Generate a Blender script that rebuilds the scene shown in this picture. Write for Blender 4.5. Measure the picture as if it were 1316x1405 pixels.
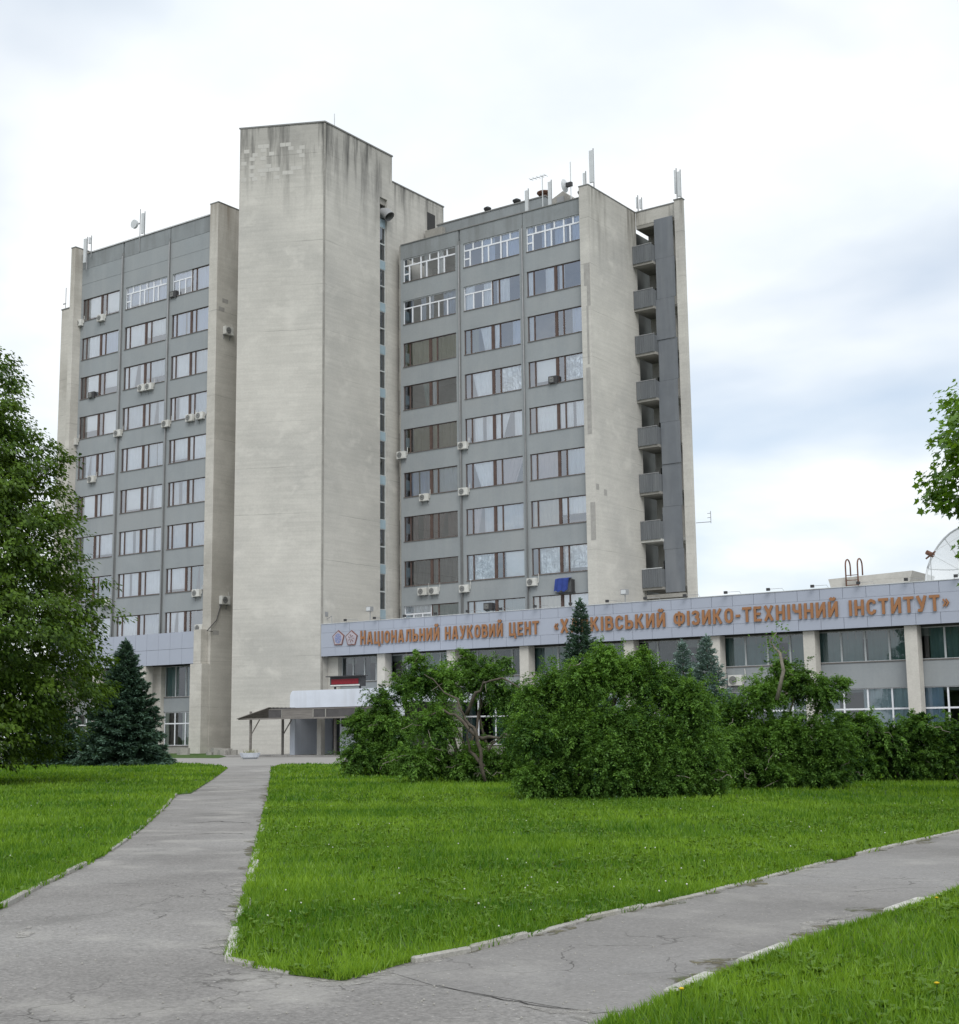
import bpy, math, random
import numpy as np
from mathutils import Matrix, Vector
sc = bpy.context.scene
for o in list(bpy.data.objects): bpy.data.objects.remove(o)
COL = sc.collection
RAD = math.radians

# ------------------------------------------------------------------ camera
F, PITCH, ROLL, YAW, EYE = 1907.2, 0.155914, -0.011897, -0.617217, 1.42
def cam_basis():
    cy, sy, cp, sp, cr, sr = math.cos(YAW), math.sin(YAW), math.cos(PITCH), math.sin(PITCH), math.cos(ROLL), math.sin(ROLL)
    fw = np.array([sy*cp, cy*cp, sp]); rt = np.array([cy, -sy, 0.]); up = np.cross(rt, fw)
    return cr*rt+sr*up, -sr*rt+cr*up, fw
RT, UP, FW = cam_basis()
CAM = np.array([0, 0, EYE])
cd = bpy.data.cameras.new('camera'); cam = bpy.data.objects.new('camera', cd); COL.objects.link(cam)
cd.sensor_fit = 'HORIZONTAL'; cd.sensor_width = 36; cd.lens = F/1316*36; cd.clip_end = 3000; cd.clip_start = .1
cam.matrix_world = Matrix(((RT[0], UP[0], -FW[0], 0), (RT[1], UP[1], -FW[1], 0), (RT[2], UP[2], -FW[2], EYE), (0, 0, 0, 1)))
sc.camera = cam
sc.render.resolution_x = 959; sc.render.resolution_y = 1024

# ------------------------------------------------------------------ sky, sun, exposure
SUN_AZ, SUN_EL = RAD(138), RAD(46)          # compass-like: 0 = +Y, clockwise; the sun stands behind the viewer
SKY_OFF = 14.4
w = bpy.data.worlds.new('World'); sc.world = w; w.use_nodes = True
nt = w.node_tree; nt.nodes.clear(); N = nt.nodes; L = nt.links
def wn(t, **k):
    n = N.new(t)
    for a, b in k.items(): setattr(n, a, b)
    return n
sky = wn('ShaderNodeTexSky', sky_type='NISHITA', sun_disc=False, sun_elevation=SUN_EL, sun_rotation=SUN_AZ, air_density=1.0, dust_density=1.5, ozone_density=1.2)
skm = wn('ShaderNodeMixRGB', blend_type='MULTIPLY'); skm.inputs[0].default_value = 1; skm.inputs[2].default_value = (.125,)*3+(1,)
L.new(sky.outputs[0], skm.inputs[1])
tc = wn('ShaderNodeTexCoord'); sep = wn('ShaderNodeSeparateXYZ'); L.new(tc.outputs['Generated'], sep.inputs[0])
def wmath(op, a, b):
    n = wn('ShaderNodeMath', operation=op)
    for i, v in enumerate((a, b)):
        if isinstance(v, (int, float)): n.inputs[i].default_value = v
        else: L.new(v, n.inputs[i])
    return n.outputs[0]
zc = wmath('ADD', wmath('MAXIMUM', sep.outputs[2], 0), .22)
cv = wn('ShaderNodeCombineXYZ'); L.new(wmath('DIVIDE', sep.outputs[0], zc), cv.inputs[0]); L.new(wmath('DIVIDE', sep.outputs[1], zc), cv.inputs[1])
cv.inputs[2].default_value = SKY_OFF
n1 = wn('ShaderNodeTexNoise'); n1.inputs['Scale'].default_value = 1.15; n1.inputs['Detail'].default_value = 4.5; n1.inputs['Roughness'].default_value = .5; n1.inputs['Distortion'].default_value = .25
L.new(cv.outputs[0], n1.inputs['Vector'])
cr1 = wn('ShaderNodeValToRGB'); cr1.color_ramp.elements[0].position = .16; cr1.color_ramp.elements[1].position = .50
L.new(n1.outputs[0], cr1.inputs[0])
n2 = wn('ShaderNodeTexNoise'); n2.inputs['Scale'].default_value = 2.3; n2.inputs['Detail'].default_value = 5
L.new(cv.outputs[0], n2.inputs['Vector'])
cr2 = wn('ShaderNodeValToRGB'); cr2.color_ramp.elements[0].position = .35; cr2.color_ramp.elements[1].position = .62
cr2.color_ramp.elements[0].color = (.74, .80, .86, 1); cr2.color_ramp.elements[1].color = (.90, .93, .95, 1)
L.new(n2.outputs[0], cr2.inputs[0])
cm = wn('ShaderNodeMixRGB'); L.new(cr1.outputs[0], cm.inputs[0]); L.new(skm.outputs[0], cm.inputs[1]); L.new(cr2.outputs[0], cm.inputs[2])
bg = wn('ShaderNodeBackground'); bg.inputs[1].default_value = 1.05; L.new(cm.outputs[0], bg.inputs[0])
wo = wn('ShaderNodeOutputWorld'); L.new(bg.outputs[0], wo.inputs[0])
sl = bpy.data.lights.new('sun', 'SUN'); sl.energy = 1.65; sl.angle = RAD(34); sl.color = (1, .985, .96)
sun = bpy.data.objects.new('sun', sl); COL.objects.link(sun)
sd = Vector((math.sin(SUN_AZ)*math.cos(SUN_EL), math.cos(SUN_AZ)*math.cos(SUN_EL), math.sin(SUN_EL)))
sun.rotation_euler = sd.to_track_quat('Z', 'Y').to_euler(); sun.location = (0, -20, 60)
vs = sc.view_settings; vs.view_transform = 'Standard'; vs.look = 'None'; vs.exposure = 0.18; vs.gamma = 1
sc.render.engine = 'CYCLES'; sc.cycles.max_bounces = 8; sc.cycles.transparent_max_bounces = 12

# ------------------------------------------------------------------ pixel helpers (a pixel is a direction; the plane gives the distance)
def ray(x, y): return RT*((x-658)/F) - UP*((y-702.5)/F) + FW
def onZ(x, y, z=0.): d = ray(x, y); return CAM + d*((z-EYE)/d[2])
def onY(x, y, Y): d = ray(x, y); return CAM + d*(Y/d[1])
def onX(x, y, X): d = ray(x, y); return CAM + d*(X/d[0])

# ------------------------------------------------------------------ materials
MATS = {}
def _base(name):
    m = bpy.data.materials.new(name); m.use_nodes = True; t = m.node_tree; t.nodes.clear(); MATS[name] = m
    return m, t, t.nodes, t.links
def _pos(nodes): return nodes.new('ShaderNodeNewGeometry').outputs['Position']
def mk(name, c, rough=.85, var=.12, scale=2.0, spec=.25, metal=0, fine=0.0, fscale=40, bump=0, bscale=60, stretch=(1, 1, 1), tint=None, streak=0, streak_c=(.1, .1, .1), streak_top=None, courses=0, joint=None, cracks=0, boards=0, ragged=None):
    m, t, nd, lk = _base(name)
    out = nd.new('ShaderNodeOutputMaterial'); b = nd.new('ShaderNodeBsdfPrincipled'); lk.new(b.outputs[0], out.inputs[0])
    b.inputs['Roughness'].default_value = rough; b.inputs['Specular IOR Level'].default_value = spec; b.inputs['Metallic'].default_value = metal
    P = _pos(nd)
    def noise(s, det=5, st=(1, 1, 1), off=0):
        mp = nd.new('ShaderNodeMapping'); mp.inputs['Scale'].default_value = st; mp.inputs['Location'].default_value = (off, off*1.7, off*.6); lk.new(P, mp.inputs[0])
        n = nd.new('ShaderNodeTexNoise'); n.inputs['Scale'].default_value = s; n.inputs['Detail'].default_value = det; n.inputs['Roughness'].default_value = .6
        lk.new(mp.outputs[0], n.inputs['Vector']); return n.outputs[0]
    def rng(v, a0, a1, b0, b1):
        r = nd.new('ShaderNodeMapRange'); lk.new(v, r.inputs[0])
        for i, q in enumerate((a0, a1, b0, b1)): r.inputs[i+1].default_value = q
        return r.outputs[0]
    def mth(op, a, b_):
        n = nd.new('ShaderNodeMath'); n.operation = op
        for i, v in enumerate((a, b_)):
            if isinstance(v, (int, float)): n.inputs[i].default_value = v
            else: lk.new(v, n.inputs[i])
        return n.outputs[0]
    def mix(f, a, b_, bt='MIX'):
        n = nd.new('ShaderNodeMixRGB'); n.blend_type = bt
        for i, v in enumerate((f, a, b_)):
            if isinstance(v, (int, float)): n.inputs[i].default_value = v
            elif isinstance(v, tuple): n.inputs[i].default_value = v+(1,)
            else: lk.new(v, n.inputs[i])
        return n.outputs[0]
    c = tuple(c); dark = tuple(x*(1-var) for x in c); lite = tuple(min(1, x*(1+var)) for x in c)
    col = mix(rng(noise(scale, 6, stretch), .3, .7, 0, 1), dark, lite)
    if tint: col = mix(rng(noise(scale*.43, 4, stretch, 5.), .45, .68, 0, 1), col, tuple(tint))
    if fine: col = mix(1., col, mix(rng(noise(fscale, 3, (1, 1, 1), 2.), .3, .7, 0, 1), (1-fine,)*3, (1+fine,)*3), 'MULTIPLY')
    if courses:      # faint blockwork courses
        br = nd.new('ShaderNodeTexBrick'); br.inputs['Scale'].default_value = 1; br.inputs['Brick Width'].default_value = .9; br.inputs['Row Height'].default_value = .32
        br.inputs['Mortar Size'].default_value = .012; br.inputs['Mortar Smooth'].default_value = .8
        br.inputs['Color1'].default_value = (1, 1, 1, 1); br.inputs['Color2'].default_value = (1-courses*.8,)*3+(1,); br.inputs['Mortar'].default_value = (1-courses,)*3+(1,)
        s = nd.new('ShaderNodeSeparateXYZ'); lk.new(P, s.inputs[0]); cb = nd.new('ShaderNodeCombineXYZ')
        lk.new(mth('ADD', s.outputs[0], s.outputs[1]), cb.inputs[0]); lk.new(s.outputs[2], cb.inputs[1]); lk.new(cb.outputs[0], br.inputs['Vector'])
        f = rng(noise(.25, 3, (1, 1, 1), 9.), .4, .65, .15, 1)
        col = mix(f, col, mix(1., col, br.outputs[0], 'MULTIPLY'))
    if joint:        # thin horizontal casting joints every `joint` metres
        s = nd.new('ShaderNodeSeparateXYZ'); lk.new(P, s.inputs[0])
        wob = mth('MULTIPLY', mth('SUBTRACT', noise(.7, 2), .5), .10)
        fr = mth('FRACT', mth('DIVIDE', mth('ADD', s.outputs[2], wob), joint), 0)
        j = mth('LESS_THAN', fr, .008)
        j = mth('MULTIPLY', j, rng(noise(.16, 2, (1, 1, 1), 3.), .46, .62, 0, .55))
        col = mix(j, col, (.1, .095, .085))
    if boards:       # fine horizontal shuttering lines
        bo = mix(rng(noise(2.2, 4, (.12, .12, 2.6), 6.), .35, .65, 0, 1), (1-boards,)*3, (1+boards*.7,)*3); col = mix(1., col, bo, 'MULTIPLY')
        bo = rng(noise(6, 3, (.12, .12, 2.2), 2.), (.60), .70, 0, .22); col = mix(bo, col, tuple(x*.76 for x in c))
        col = mix(rng(noise(.5, 5, (1, 1, 1.4), 12.), .56, .70, 0, .6), col, tuple(min(.8, x*1.16) for x in c))
    if cracks:       # fine crazing in patches and pale worn aggregate
        vo = nd.new('ShaderNodeTexVoronoi'); vo.feature = 'DISTANCE_TO_EDGE'; vo.inputs['Scale'].default_value = 1.1
        nz = nd.new('ShaderNodeTexNoise'); nz.inputs['Scale'].default_value = 2.2; nz.inputs['Detail'].default_value = 6; lk.new(P, nz.inputs['Vector'])
        ad = nd.new('ShaderNodeMixRGB'); ad.blend_type = 'ADD'; ad.inputs[0].default_value = .55; lk.new(P, ad.inputs[1]); lk.new(nz.outputs['Color'], ad.inputs[2]); lk.new(ad.outputs[0], vo.inputs['Vector'])
        cr_ = mth('MULTIPLY', mth('LESS_THAN', vo.outputs['Distance'], .007), rng(noise(.33, 3, (1, 1, 1), 4.), .5, .6, 0, .8))
        col = mix(cr_, col, (.07, .066, .06))
        col = mix(mth('MULTIPLY', rng(noise(1.1, 8, (1, 1, 1), 8.), .52, .70, 0, 1), cracks), col, (.40, .385, .355))
        col = mix(rng(noise(.75, 5, (1, 1, 1), 15.), .56, .70, 0, .5), col, (.13, .125, .118))
        sp = rng(noise(28, 2, (1, 1, 1), 1.), .66, .74, 0, .6); col = mix(sp, col, (.48, .46, .43))
    if streak:       # run-off stains: long vertical streaks below the coping
        s = nd.new('ShaderNodeSeparateXYZ'); lk.new(P, s.inputs[0])
        n = rng(noise(1.3, 5, (1, 1, .09)), .47, .68, 0, 1)
        if streak_top is not None:
            g = rng(mth('ADD', s.outputs[2], mth('MULTIPLY', noise(.8, 4, (1, 1, .2), 7.), 5.)), streak_top-4.2, streak_top+2.2, 0, 1)
            n = mth('MULTIPLY', mth('ADD', mth('MULTIPLY', n, 1.), mth('MULTIPLY', g, .35)), g)
        col = mix(mth('MULTIPLY', n, streak), col, streak_c)
    lk.new(col, b.inputs['Base Color'])
    if ragged:
        tp = nd.new('ShaderNodeBsdfTransparent'); mxs = nd.new('ShaderNodeMixShader'); lk.new(rng(noise(ragged, 7, (1, 1, 1), 3.), .44, .60, 0, .85), mxs.inputs[0]); lk.new(tp.outputs[0], mxs.inputs[1]); lk.new(b.outputs[0], mxs.inputs[2]); lk.new(mxs.outputs[0], out.inputs[0])
    if bump:
        bp = nd.new('ShaderNodeBump'); bp.inputs['Strength'].default_value = bump; bp.inputs['Distance'].default_value = .02
        lk.new(noise(bscale, 5), bp.inputs['Height']); lk.new(bp.outputs[0], b.inputs['Normal'])
    return m
def mk_leaf(name, dark, lite, trans=.3, gloss=.06, sat=None):
    m, t, nd, lk = _base(name)
    out = nd.new('ShaderNodeOutputMaterial')
    a = nd.new('ShaderNodeAttribute'); a.attribute_name = 'tone'
    r = nd.new('ShaderNodeValToRGB'); r.color_ramp.elements[0].color = tuple(dark)+(1,); r.color_ramp.elements[1].color = tuple(lite)+(1,)
    lk.new(a.outputs['Fac'], r.inputs[0])
    d = nd.new('ShaderNodeBsdfDiffuse'); lk.new(r.outputs[0], d.inputs[0])
    tr = nd.new('ShaderNodeBsdfTranslucent'); mu = nd.new('ShaderNodeMixRGB'); mu.blend_type = 'MULTIPLY'; mu.inputs[0].default_value = 1; mu.inputs[2].default_value = (1.25, 1.2, .5, 1)
    lk.new(r.outputs[0], mu.inputs[1]); lk.new(mu.outputs[0], tr.inputs[0])
    mx = nd.new('ShaderNodeMixShader'); mx.inputs[0].default_value = trans; lk.new(d.outputs[0], mx.inputs[1]); lk.new(tr.outputs[0], mx.inputs[2])
    g = nd.new('ShaderNodeBsdfGlossy'); g.inputs['Roughness'].default_value = .42; g.inputs[0].default_value = (.9, .95, 1, 1)
    m2 = nd.new('ShaderNodeMixShader'); m2.inputs[0].default_value = gloss; lk.new(mx.outputs[0], m2.inputs[1]); lk.new(g.outputs[0], m2.inputs[2])
    lk.new(m2.outputs[0], out.inputs[0]); return m
def mk_glass(name, tint=(.82, .87, .88), refl=.10, wav=.0, rough=.01):
    m, t, nd, lk = _base(name)
    out = nd.new('ShaderNodeOutputMaterial'); tr = nd.new('ShaderNodeBsdfTransparent'); tr.inputs[0].default_value = tuple(tint)+(1,)
    g = nd.new('ShaderNodeBsdfGlossy'); g.inputs['Roughness'].default_value = rough; g.inputs[0].default_value = (.92, .95, 1, 1)
    fr = nd.new('ShaderNodeFresnel'); fr.inputs[0].default_value = 1.5
    ad = nd.new('ShaderNodeMath'); ad.operation = 'MULTIPLY_ADD'; lk.new(fr.outputs[0], ad.inputs[0]); ad.inputs[1].default_value = 1.1; ad.inputs[2].default_value = refl; ad.use_clamp = True
    if wav:
        n = nd.new('ShaderNodeTexNoise'); n.inputs['Scale'].default_value = .8; lk.new(_pos(nd), n.inputs['Vector'])
        bp = nd.new('ShaderNodeBump'); bp.inputs['Strength'].default_value = wav; bp.inputs['Distance'].default_value = .05; lk.new(n.outputs[0], bp.inputs['Height'])
        lk.new(bp.outputs[0], g.inputs['Normal'])
    mx = nd.new('ShaderNodeMixShader'); lk.new(ad.outputs[0], mx.inputs[0]); lk.new(tr.outputs[0], mx.inputs[1]); lk.new(g.outputs[0], mx.inputs[2])
    lk.new(mx.outputs[0], out.inputs[0]); return m
def mk_mesh_wire(name, c, alpha):
    m, t, nd, lk = _base(name)
    out = nd.new('ShaderNodeOutputMaterial'); tr = nd.new('ShaderNodeBsdfTransparent'); d = nd.new('ShaderNodeBsdfDiffuse'); d.inputs[0].default_value = tuple(c)+(1,)
    mx = nd.new('ShaderNodeMixShader'); mx.inputs[0].default_value = alpha; lk.new(tr.outputs[0], mx.inputs[1]); lk.new(d.outputs[0], mx.inputs[2]); lk.new(mx.outputs[0], out.inputs[0]); return m

mk('facing_pale', (.47, .46, .43), .9, .06, 1., fine=.06)
mk('soil_edge', (.15, .135, .085), .95, .3, 5, fine=.3, fscale=50, bump=.5, ragged=8., tint=(.10, .13, .05))
mk('concrete_pale', (.51, .495, .455), .9, .06, .35, boards=.05, fine=.05, fscale=9, bump=.25, bscale=14, courses=.10, joint=3.32, tint=(.43, .42, .39), streak=.95, streak_c=(.12, .118, .11), streak_top=44.6)
mk('concrete_wing', (.515, .50, .46), .9, .08, .4, boards=.05, fine=.06, fscale=9, bump=.25, bscale=14, joint=3.32, tint=(.42, .41, .385), streak=.85, streak_c=(.16, .15, .13), streak_top=39.5)
mk('concrete_left', (.52, .50, .455), .9, .08, .4, boards=.05, fine=.06, fscale=9, bump=.25, bscale=14, joint=3.32, tint=(.40, .38, .34), streak=.6, streak_c=(.2, .165, .125), streak_top=42)
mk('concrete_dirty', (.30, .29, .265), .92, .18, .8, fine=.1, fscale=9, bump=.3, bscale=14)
mk('repair_mortar', (.34, .33, .31), .92, .15, 2.2, fine=.12, bump=.4, bscale=20)
mk('coping', (.2, .2, .195), .8, .15, 1.5)
mk('column_stone', (.52, .50, .455), .85, .08, 1.2, fine=.06, fscale=12)
mk('grey_panel', (.275, .297, .308), .75, .07, .5, fine=.03, fscale=7, tint=(.295, .312, .318), streak=.35, streak_c=(.33, .345, .35))
mk('grey_panel_dark', (.24, .258, .265), .75, .1, .6, fine=.04, fscale=7, streak=.4, streak_c=(.13, .13, .125))
mk('pilaster_grey', (.20, .205, .205), .7, .1, 1.)
mk('joint_dark', (.05, .05, .05), .9, .1)
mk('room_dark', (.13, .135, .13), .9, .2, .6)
mk('floor_slab', (.3, .3, .29), .9, .1, .6)
mk('wood_frame', (.105, .072, .062), .6, .2, 3, fine=.1)
mk('white_frame', (.72, .74, .77), .45, .04, 3)
mk('pale_frame', (.45, .48, .48), .5, .08, 3)
mk('sill_metal', (.16, .14, .13), .5, .2, 3)
mk('fascia', (.355, .385, .455), .42, .025, .5, spec=.4, fine=.015)
mk('fascia_mid', (.365, .395, .465), .42, .02, .4, spec=.4)
mk('letter_face', (.31, .150, .07), .5, .06, 2)
mk('letter_side', (.19, .095, .05), .6, .06, 2)
mk('white_plaster', (.66, .70, .77), .7, .05, 1.2, fine=.03, streak=.25, streak_c=(.4, .4, .4))
mk('white_metal', (.60, .60, .57), .5, .14, 3, tint=(.48, .47, .43))
mk('ac_grille', (.10, .105, .11), .5, .1, 6)
mk('dark_metal', (.05, .05, .052), .5, .15, 5)
mk('grey_metal', (.27, .275, .28), .5, .12, 3, spec=.4)
mk('pale_metal', (.55, .57, .58), .45, .07, 3, spec=.4)
mk('rusty', (.16, .085, .06), .8, .3, 3)
mk('balcony_sheet', (.145, .155, .165), .7, .13, 1.5, stretch=(3, 3, .3), streak=.35, streak_c=(.24, .25, .25))
mk('shaft_sheet', (.155, .168, .185), .65, .08, 1.0, streak=.45, streak_c=(.24, .25, .26))
mk('blue_cloth', (.035, .06, .24), .9, .15, 3)
mk('blue_spandrel', (.30, .39, .44), .6, .08, 1)
mk('timber_grey', (.20, .185, .17), .85, .2, 3, stretch=(.4, 1, 4))
mk('timber_panel', (.09, .085, .085), .7, .15, 2)
mk('red_led', (.22, .012, .022), .35, .2, 8)
mk('asphalt', (.225, .215, .204), .93, .2, .5, cracks=.55, fine=.26, fscale=38, bump=.55, bscale=55, tint=(.285, .276, .264))
mk('asphalt_new', (.215, .206, .196), .92, .16, .5, cracks=.36, fine=.16, fscale=42, bump=.4, bscale=60, tint=(.255, .248, .24))
mk('gravel_worn', (.36, .345, .32), .95, .25, 6, ragged=7., fine=.3, fscale=60, bump=.8, bscale=50)
mk('road_pale', (.30, .29, .275), .93, .1, .5, fine=.08)
mk('crack', (.035, .033, .03), .95, .2, 4)
mk('kerb', (.35, .34, .315), .9, .18, 5, fine=.14, fscale=35, bump=.5, bscale=30, tint=(.30, .29, .25))
mk('kerb_white', (.46, .45, .42), .9, .28, 7, fine=.15, fscale=30, bump=.5, bscale=30, tint=(.40, .39, .36))
mk('soil_green', (.05, .10, .018), .95, .35, 1.2, fine=.3, fscale=25, tint=(.07, .10, .025))
mk('far_ground', (.06, .085, .03), .95, .3, .3)
mk('bark', (.10, .085, .068), .92, .3, 8, bump=.6, bscale=25)
mk('bark_pale', (.24, .215, .18), .92, .25, 8, bump=.5, bscale=30)
mk('emblem_blue', (.20, .24, .42), .5, .2, 6)
mk('emblem_pale', (.40, .37, .41), .5, .15, 6)
mk('emblem_red', (.20, .10, .085), .55, .15, 6)
for n_, c_ in dict(white=(.88, .90, .92), bright=(.96, .97, .97), blue=(.52, .60, .74), grey=(.66, .70, .74), cream=(.62, .58, .50), khaki=(.25, .25, .14), olive=(.22, .20, .12), pink=(.52, .45, .45), rust=(.16, .11, .10), green=(.20, .28, .27), dark=(.07, .08, .085)).items():
    mk('curtain_'+n_, c_, .9, .05, 1.5)
m_, t_, nd_, lk_ = _base('foil'); o_ = nd_.new('ShaderNodeOutputMaterial'); b_ = nd_.new('ShaderNodeBsdfPrincipled'); lk_.new(b_.outputs[0], o_.inputs[0])
b_.inputs['Base Color'].default_value = (.86, .9, .92, 1); b_.inputs['Metallic'].default_value = .8; b_.inputs['Roughness'].default_value = .28
n_ = nd_.new('ShaderNodeTexNoise'); n_.inputs['Scale'].default_value = 1.6; n_.inputs['Detail'].default_value = 4; n_.inputs['Distortion'].default_value = 2.5; lk_.new(_pos(nd_), n_.inputs['Vector'])
p_ = nd_.new('ShaderNodeBump'); p_.inputs['Strength'].default_value = .8; p_.inputs['Distance'].default_value = .25; lk_.new(n_.outputs[0], p_.inputs['Height']); lk_.new(p_.outputs[0], b_.inputs['Normal'])
mk_glass('glass', (.96, .98, .99), .25, wav=.12); mk_glass('glass_stair', (.55, .66, .68), .14, .1); mk_glass('glass_dim', (.66, .76, .76), .06, .1)
mk_mesh_wire('dish_mesh', (.66, .69, .70), .6)
mk_leaf('leaf_linden', (.024, .058, .010), (.165, .27, .035), .38, .02)
mk_leaf('leaf_shrub', (.026, .072, .016), (.20, .37, .075), .40, .012)
mk_leaf('leaf_maple', (.05, .125, .012), (.20, .36, .03), .42, .05)
mk_leaf('needle_green', (.026, .062, .042), (.13, .21, .15), .12, .02)
mk_leaf('needle_blue', (.10, .16, .14), (.27, .37, .34), .08, .03)
mk_leaf("grass_blade", (.052, .145, .012), (.255, .415, .042), .46, .013)
mk_leaf('weed_leaf', (.06, .135, .016), (.19, .31, .05), .36, .03)
mk('clover_white', (.62, .62, .56), .9, .1); mk('dandelion_yellow', (.6, .42, .02), .9, .1)

# ------------------------------------------------------------------ mesh helpers
class MB:
    def __init__(s): s.v = []; s.f = []; s.m = []
    def face(s, pts, mi=0):
        i = len(s.v); s.v += [tuple(p) for p in pts]; s.f.append(tuple(range(i, i+len(pts)))); s.m.append(mi); return s
    def box(s, x0, x1, y0, y1, z0, z1, mi=0, bev=0):
        if x1 < x0: x0, x1 = x1, x0
        i = len(s.v)
        s.v += [(x, y, z) for z in (z0, z1) for y in (y0, y1) for x in (x0, x1)]
        for q in ((0, 2, 3, 1), (4, 5, 7, 6), (0, 1, 5, 4), (2, 6, 7, 3), (0, 4, 6, 2), (1, 3, 7, 5)): s.f.append(tuple(i+a for a in q)); s.m.append(mi)
        return s
    def prism(s, poly, z0, z1, mi=0, top_mi=None):
        n = len(poly); i = len(s.v); s.v += [(p[0], p[1], z0) for p in poly]+[(p[0], p[1], z1) for p in poly]
        for a in range(n): b = (a+1) % n; s.f.append((i+a, i+b, i+n+b, i+n+a)); s.m.append(mi)
        s.f.append(tuple(i+n+a for a in range(n))); s.m.append(mi if top_mi is None else top_mi)
        s.f.append(tuple(i+a for a in reversed(range(n)))); s.m.append(mi); return s
    def prism_y(s, poly, y0, y1, mi=0, side_mi=None):     # polygon in XZ extruded along Y
        n = len(poly); i = len(s.v); s.v += [(p[0], y0, p[1]) for p in poly]+[(p[0], y1, p[1]) for p in poly]
        for a in range(n): b = (a+1) % n; s.f.append((i+a, i+n+a, i+n+b, i+b)); s.m.append(mi if side_mi is None else side_mi)
        s.f.append(tuple(i+a for a in range(n))); s.m.append(mi); s.f.append(tuple(i+n+a for a in reversed(range(n)))); s.m.append(mi); return s
    def tube(s, path, r, n=6, mi=0, cap=True):
        path = [np.array(p, float) for p in path]; k = len(path)
        rs = [r]*k if isinstance(r, (int, float)) else list(r)
        base = len(s.v); u = None
        for j, p in enumerate(path):
            d = path[min(j+1, k-1)]-path[max(j-1, 0)]; d = d/(np.linalg.norm(d)+1e-9)
            if u is None: u = np.cross(d, (0, 0, 1.) if abs(d[2]) < .9 else (1., 0, 0))
            else: u = u-d*np.dot(u, d)
            u = u/(np.linalg.norm(u)+1e-9); v = np.cross(d, u)
            for a in range(n):
                t = 2*math.pi*a/n; q = p+(u*math.cos(t)+v*math.sin(t))*rs[j]; s.v.append((q[0], q[1], q[2]))
        for j in range(k-1):
            for a in range(n):
                b = (a+1) % n; s.f.append((base+j*n+a, base+j*n+b, base+(j+1)*n+b, base+(j+1)*n+a)); s.m.append(mi)
        if cap:
            s.f.append(tuple(base+a for a in reversed(range(n)))); s.f.append(tuple(base+(k-1)*n+a for a in range(n))); s.m += [mi, mi]
        return s
    def lathe(s, prof, c, n=16, mi=0):     # prof: (r, z) list
        base = len(s.v)
        for r, z in prof:
            for a in range(n): t = 2*math.pi*a/n; s.v.append((c[0]+r*math.cos(t), c[1]+r*math.sin(t), c[2]+z))
        for j in range(len(prof)-1):
            for a in range(n): b = (a+1) % n; s.f.append((base+j*n+a, base+j*n+b, base+(j+1)*n+b, base+(j+1)*n+a)); s.m.append(mi)
        s.f.append(tuple(base+a for a in reversed(range(n)))); s.f.append(tuple(base+(len(prof)-1)*n+a for a in range(n))); s.m += [mi, mi]; return s
    def build(s, name, mats, parent=None, smooth=False):
        me = bpy.data.meshes.new(name); me.from_pydata(s.v, [], s.f)
        if isinstance(mats, str): mats = [mats]
        for q in mats: me.materials.append(MATS[q])
        me.polygons.foreach_set('material_index', s.m)
        if smooth: me.polygons.foreach_set('use_smooth', [True]*len(s.f))
        me.update(); o = bpy.data.objects.new(name, me); COL.objects.link(o)
        attach(o, parent)
        return o
def attach(o, parent):
    if parent is None: return
    o.parent = parent
    if parent.type == 'EMPTY' and not parent.get('_local'): o.matrix_parent_inverse = Matrix.Translation(-parent.location)
def B(x0, x1, y0, y1, z0, z1, name, mat, parent=None): return MB().box(x0, x1, y0, y1, z0, z1).build(name, mat, parent)
def tag(o, label, cat=None, group=None, kind=None):
    o['label'] = label
    if cat: o['category'] = cat
    if group: o['group'] = group
    if kind: o['kind'] = kind
    return o
def empty(name, label, cat, group=None, loc=(0, 0, 0)):
    o = bpy.data.objects.new(name, None); o.empty_display_size = .2; COL.objects.link(o); o.location = loc; return tag(o, label, cat, group)
def np_mesh(name, V, Fc, mat, parent=None, tone=None, nper=4):
    """V (n,k,3) quads/tris -> one mesh; tone per face stored on corners"""
    n, k, _ = V.shape
    me = bpy.data.meshes.new(name); me.vertices.add(n*k); me.vertices.foreach_set('co', V.reshape(-1).astype(np.float32))
    me.loops.add(n*k); me.loops.foreach_set('vertex_index', np.arange(n*k, dtype=np.int32))
    me.polygons.add(n); me.polygons.foreach_set('loop_start', np.arange(0, n*k, k, dtype=np.int32)); me.polygons.foreach_set('loop_total', np.full(n, k, dtype=np.int32))
    if tone is not None:
        at = me.attributes.new('tone', 'FLOAT', 'FACE'); at.data.foreach_set('value', tone.astype(np.float32))
    me.materials.append(MATS[mat]); me.update(calc_edges=True)
    o = bpy.data.objects.new(name, me); COL.objects.link(o); attach(o, parent)
    return o
# ------------------------------------------------------------------ the setting: ground, asphalt, lawns, kerbs
rs = np.random.RandomState(7); random.seed(5)
g = MB().face([(-900, -300, -.02), (600, -300, -.02), (600, 1200, -.02), (-900, 1200, -.02)]).build('ground', 'far_ground')
tag(g, 'wide flat ground beyond the paths and the institute', 'ground', kind='structure')
asph = MB().face([(-110, -12, 0), (40, -12, 0), (40, 110, 0), (-110, 110, 0)]).build('asphalt_path', 'asphalt')
tag(asph, 'worn grey asphalt path forking round the grass triangle', 'path', kind='structure')
def G(l, z=0.): return [onZ(x, y) for x, y in l]
def resample(pts, step):
    pts = [np.array(p[:2]) for p in pts]; out = [pts[0]]
    for a, b in zip(pts[:-1], pts[1:]):
        d = np.linalg.norm(b-a); n = max(1, int(round(d/step)))
        out += [a+(b-a)*i/n for i in range(1, n+1)]
    return out
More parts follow.
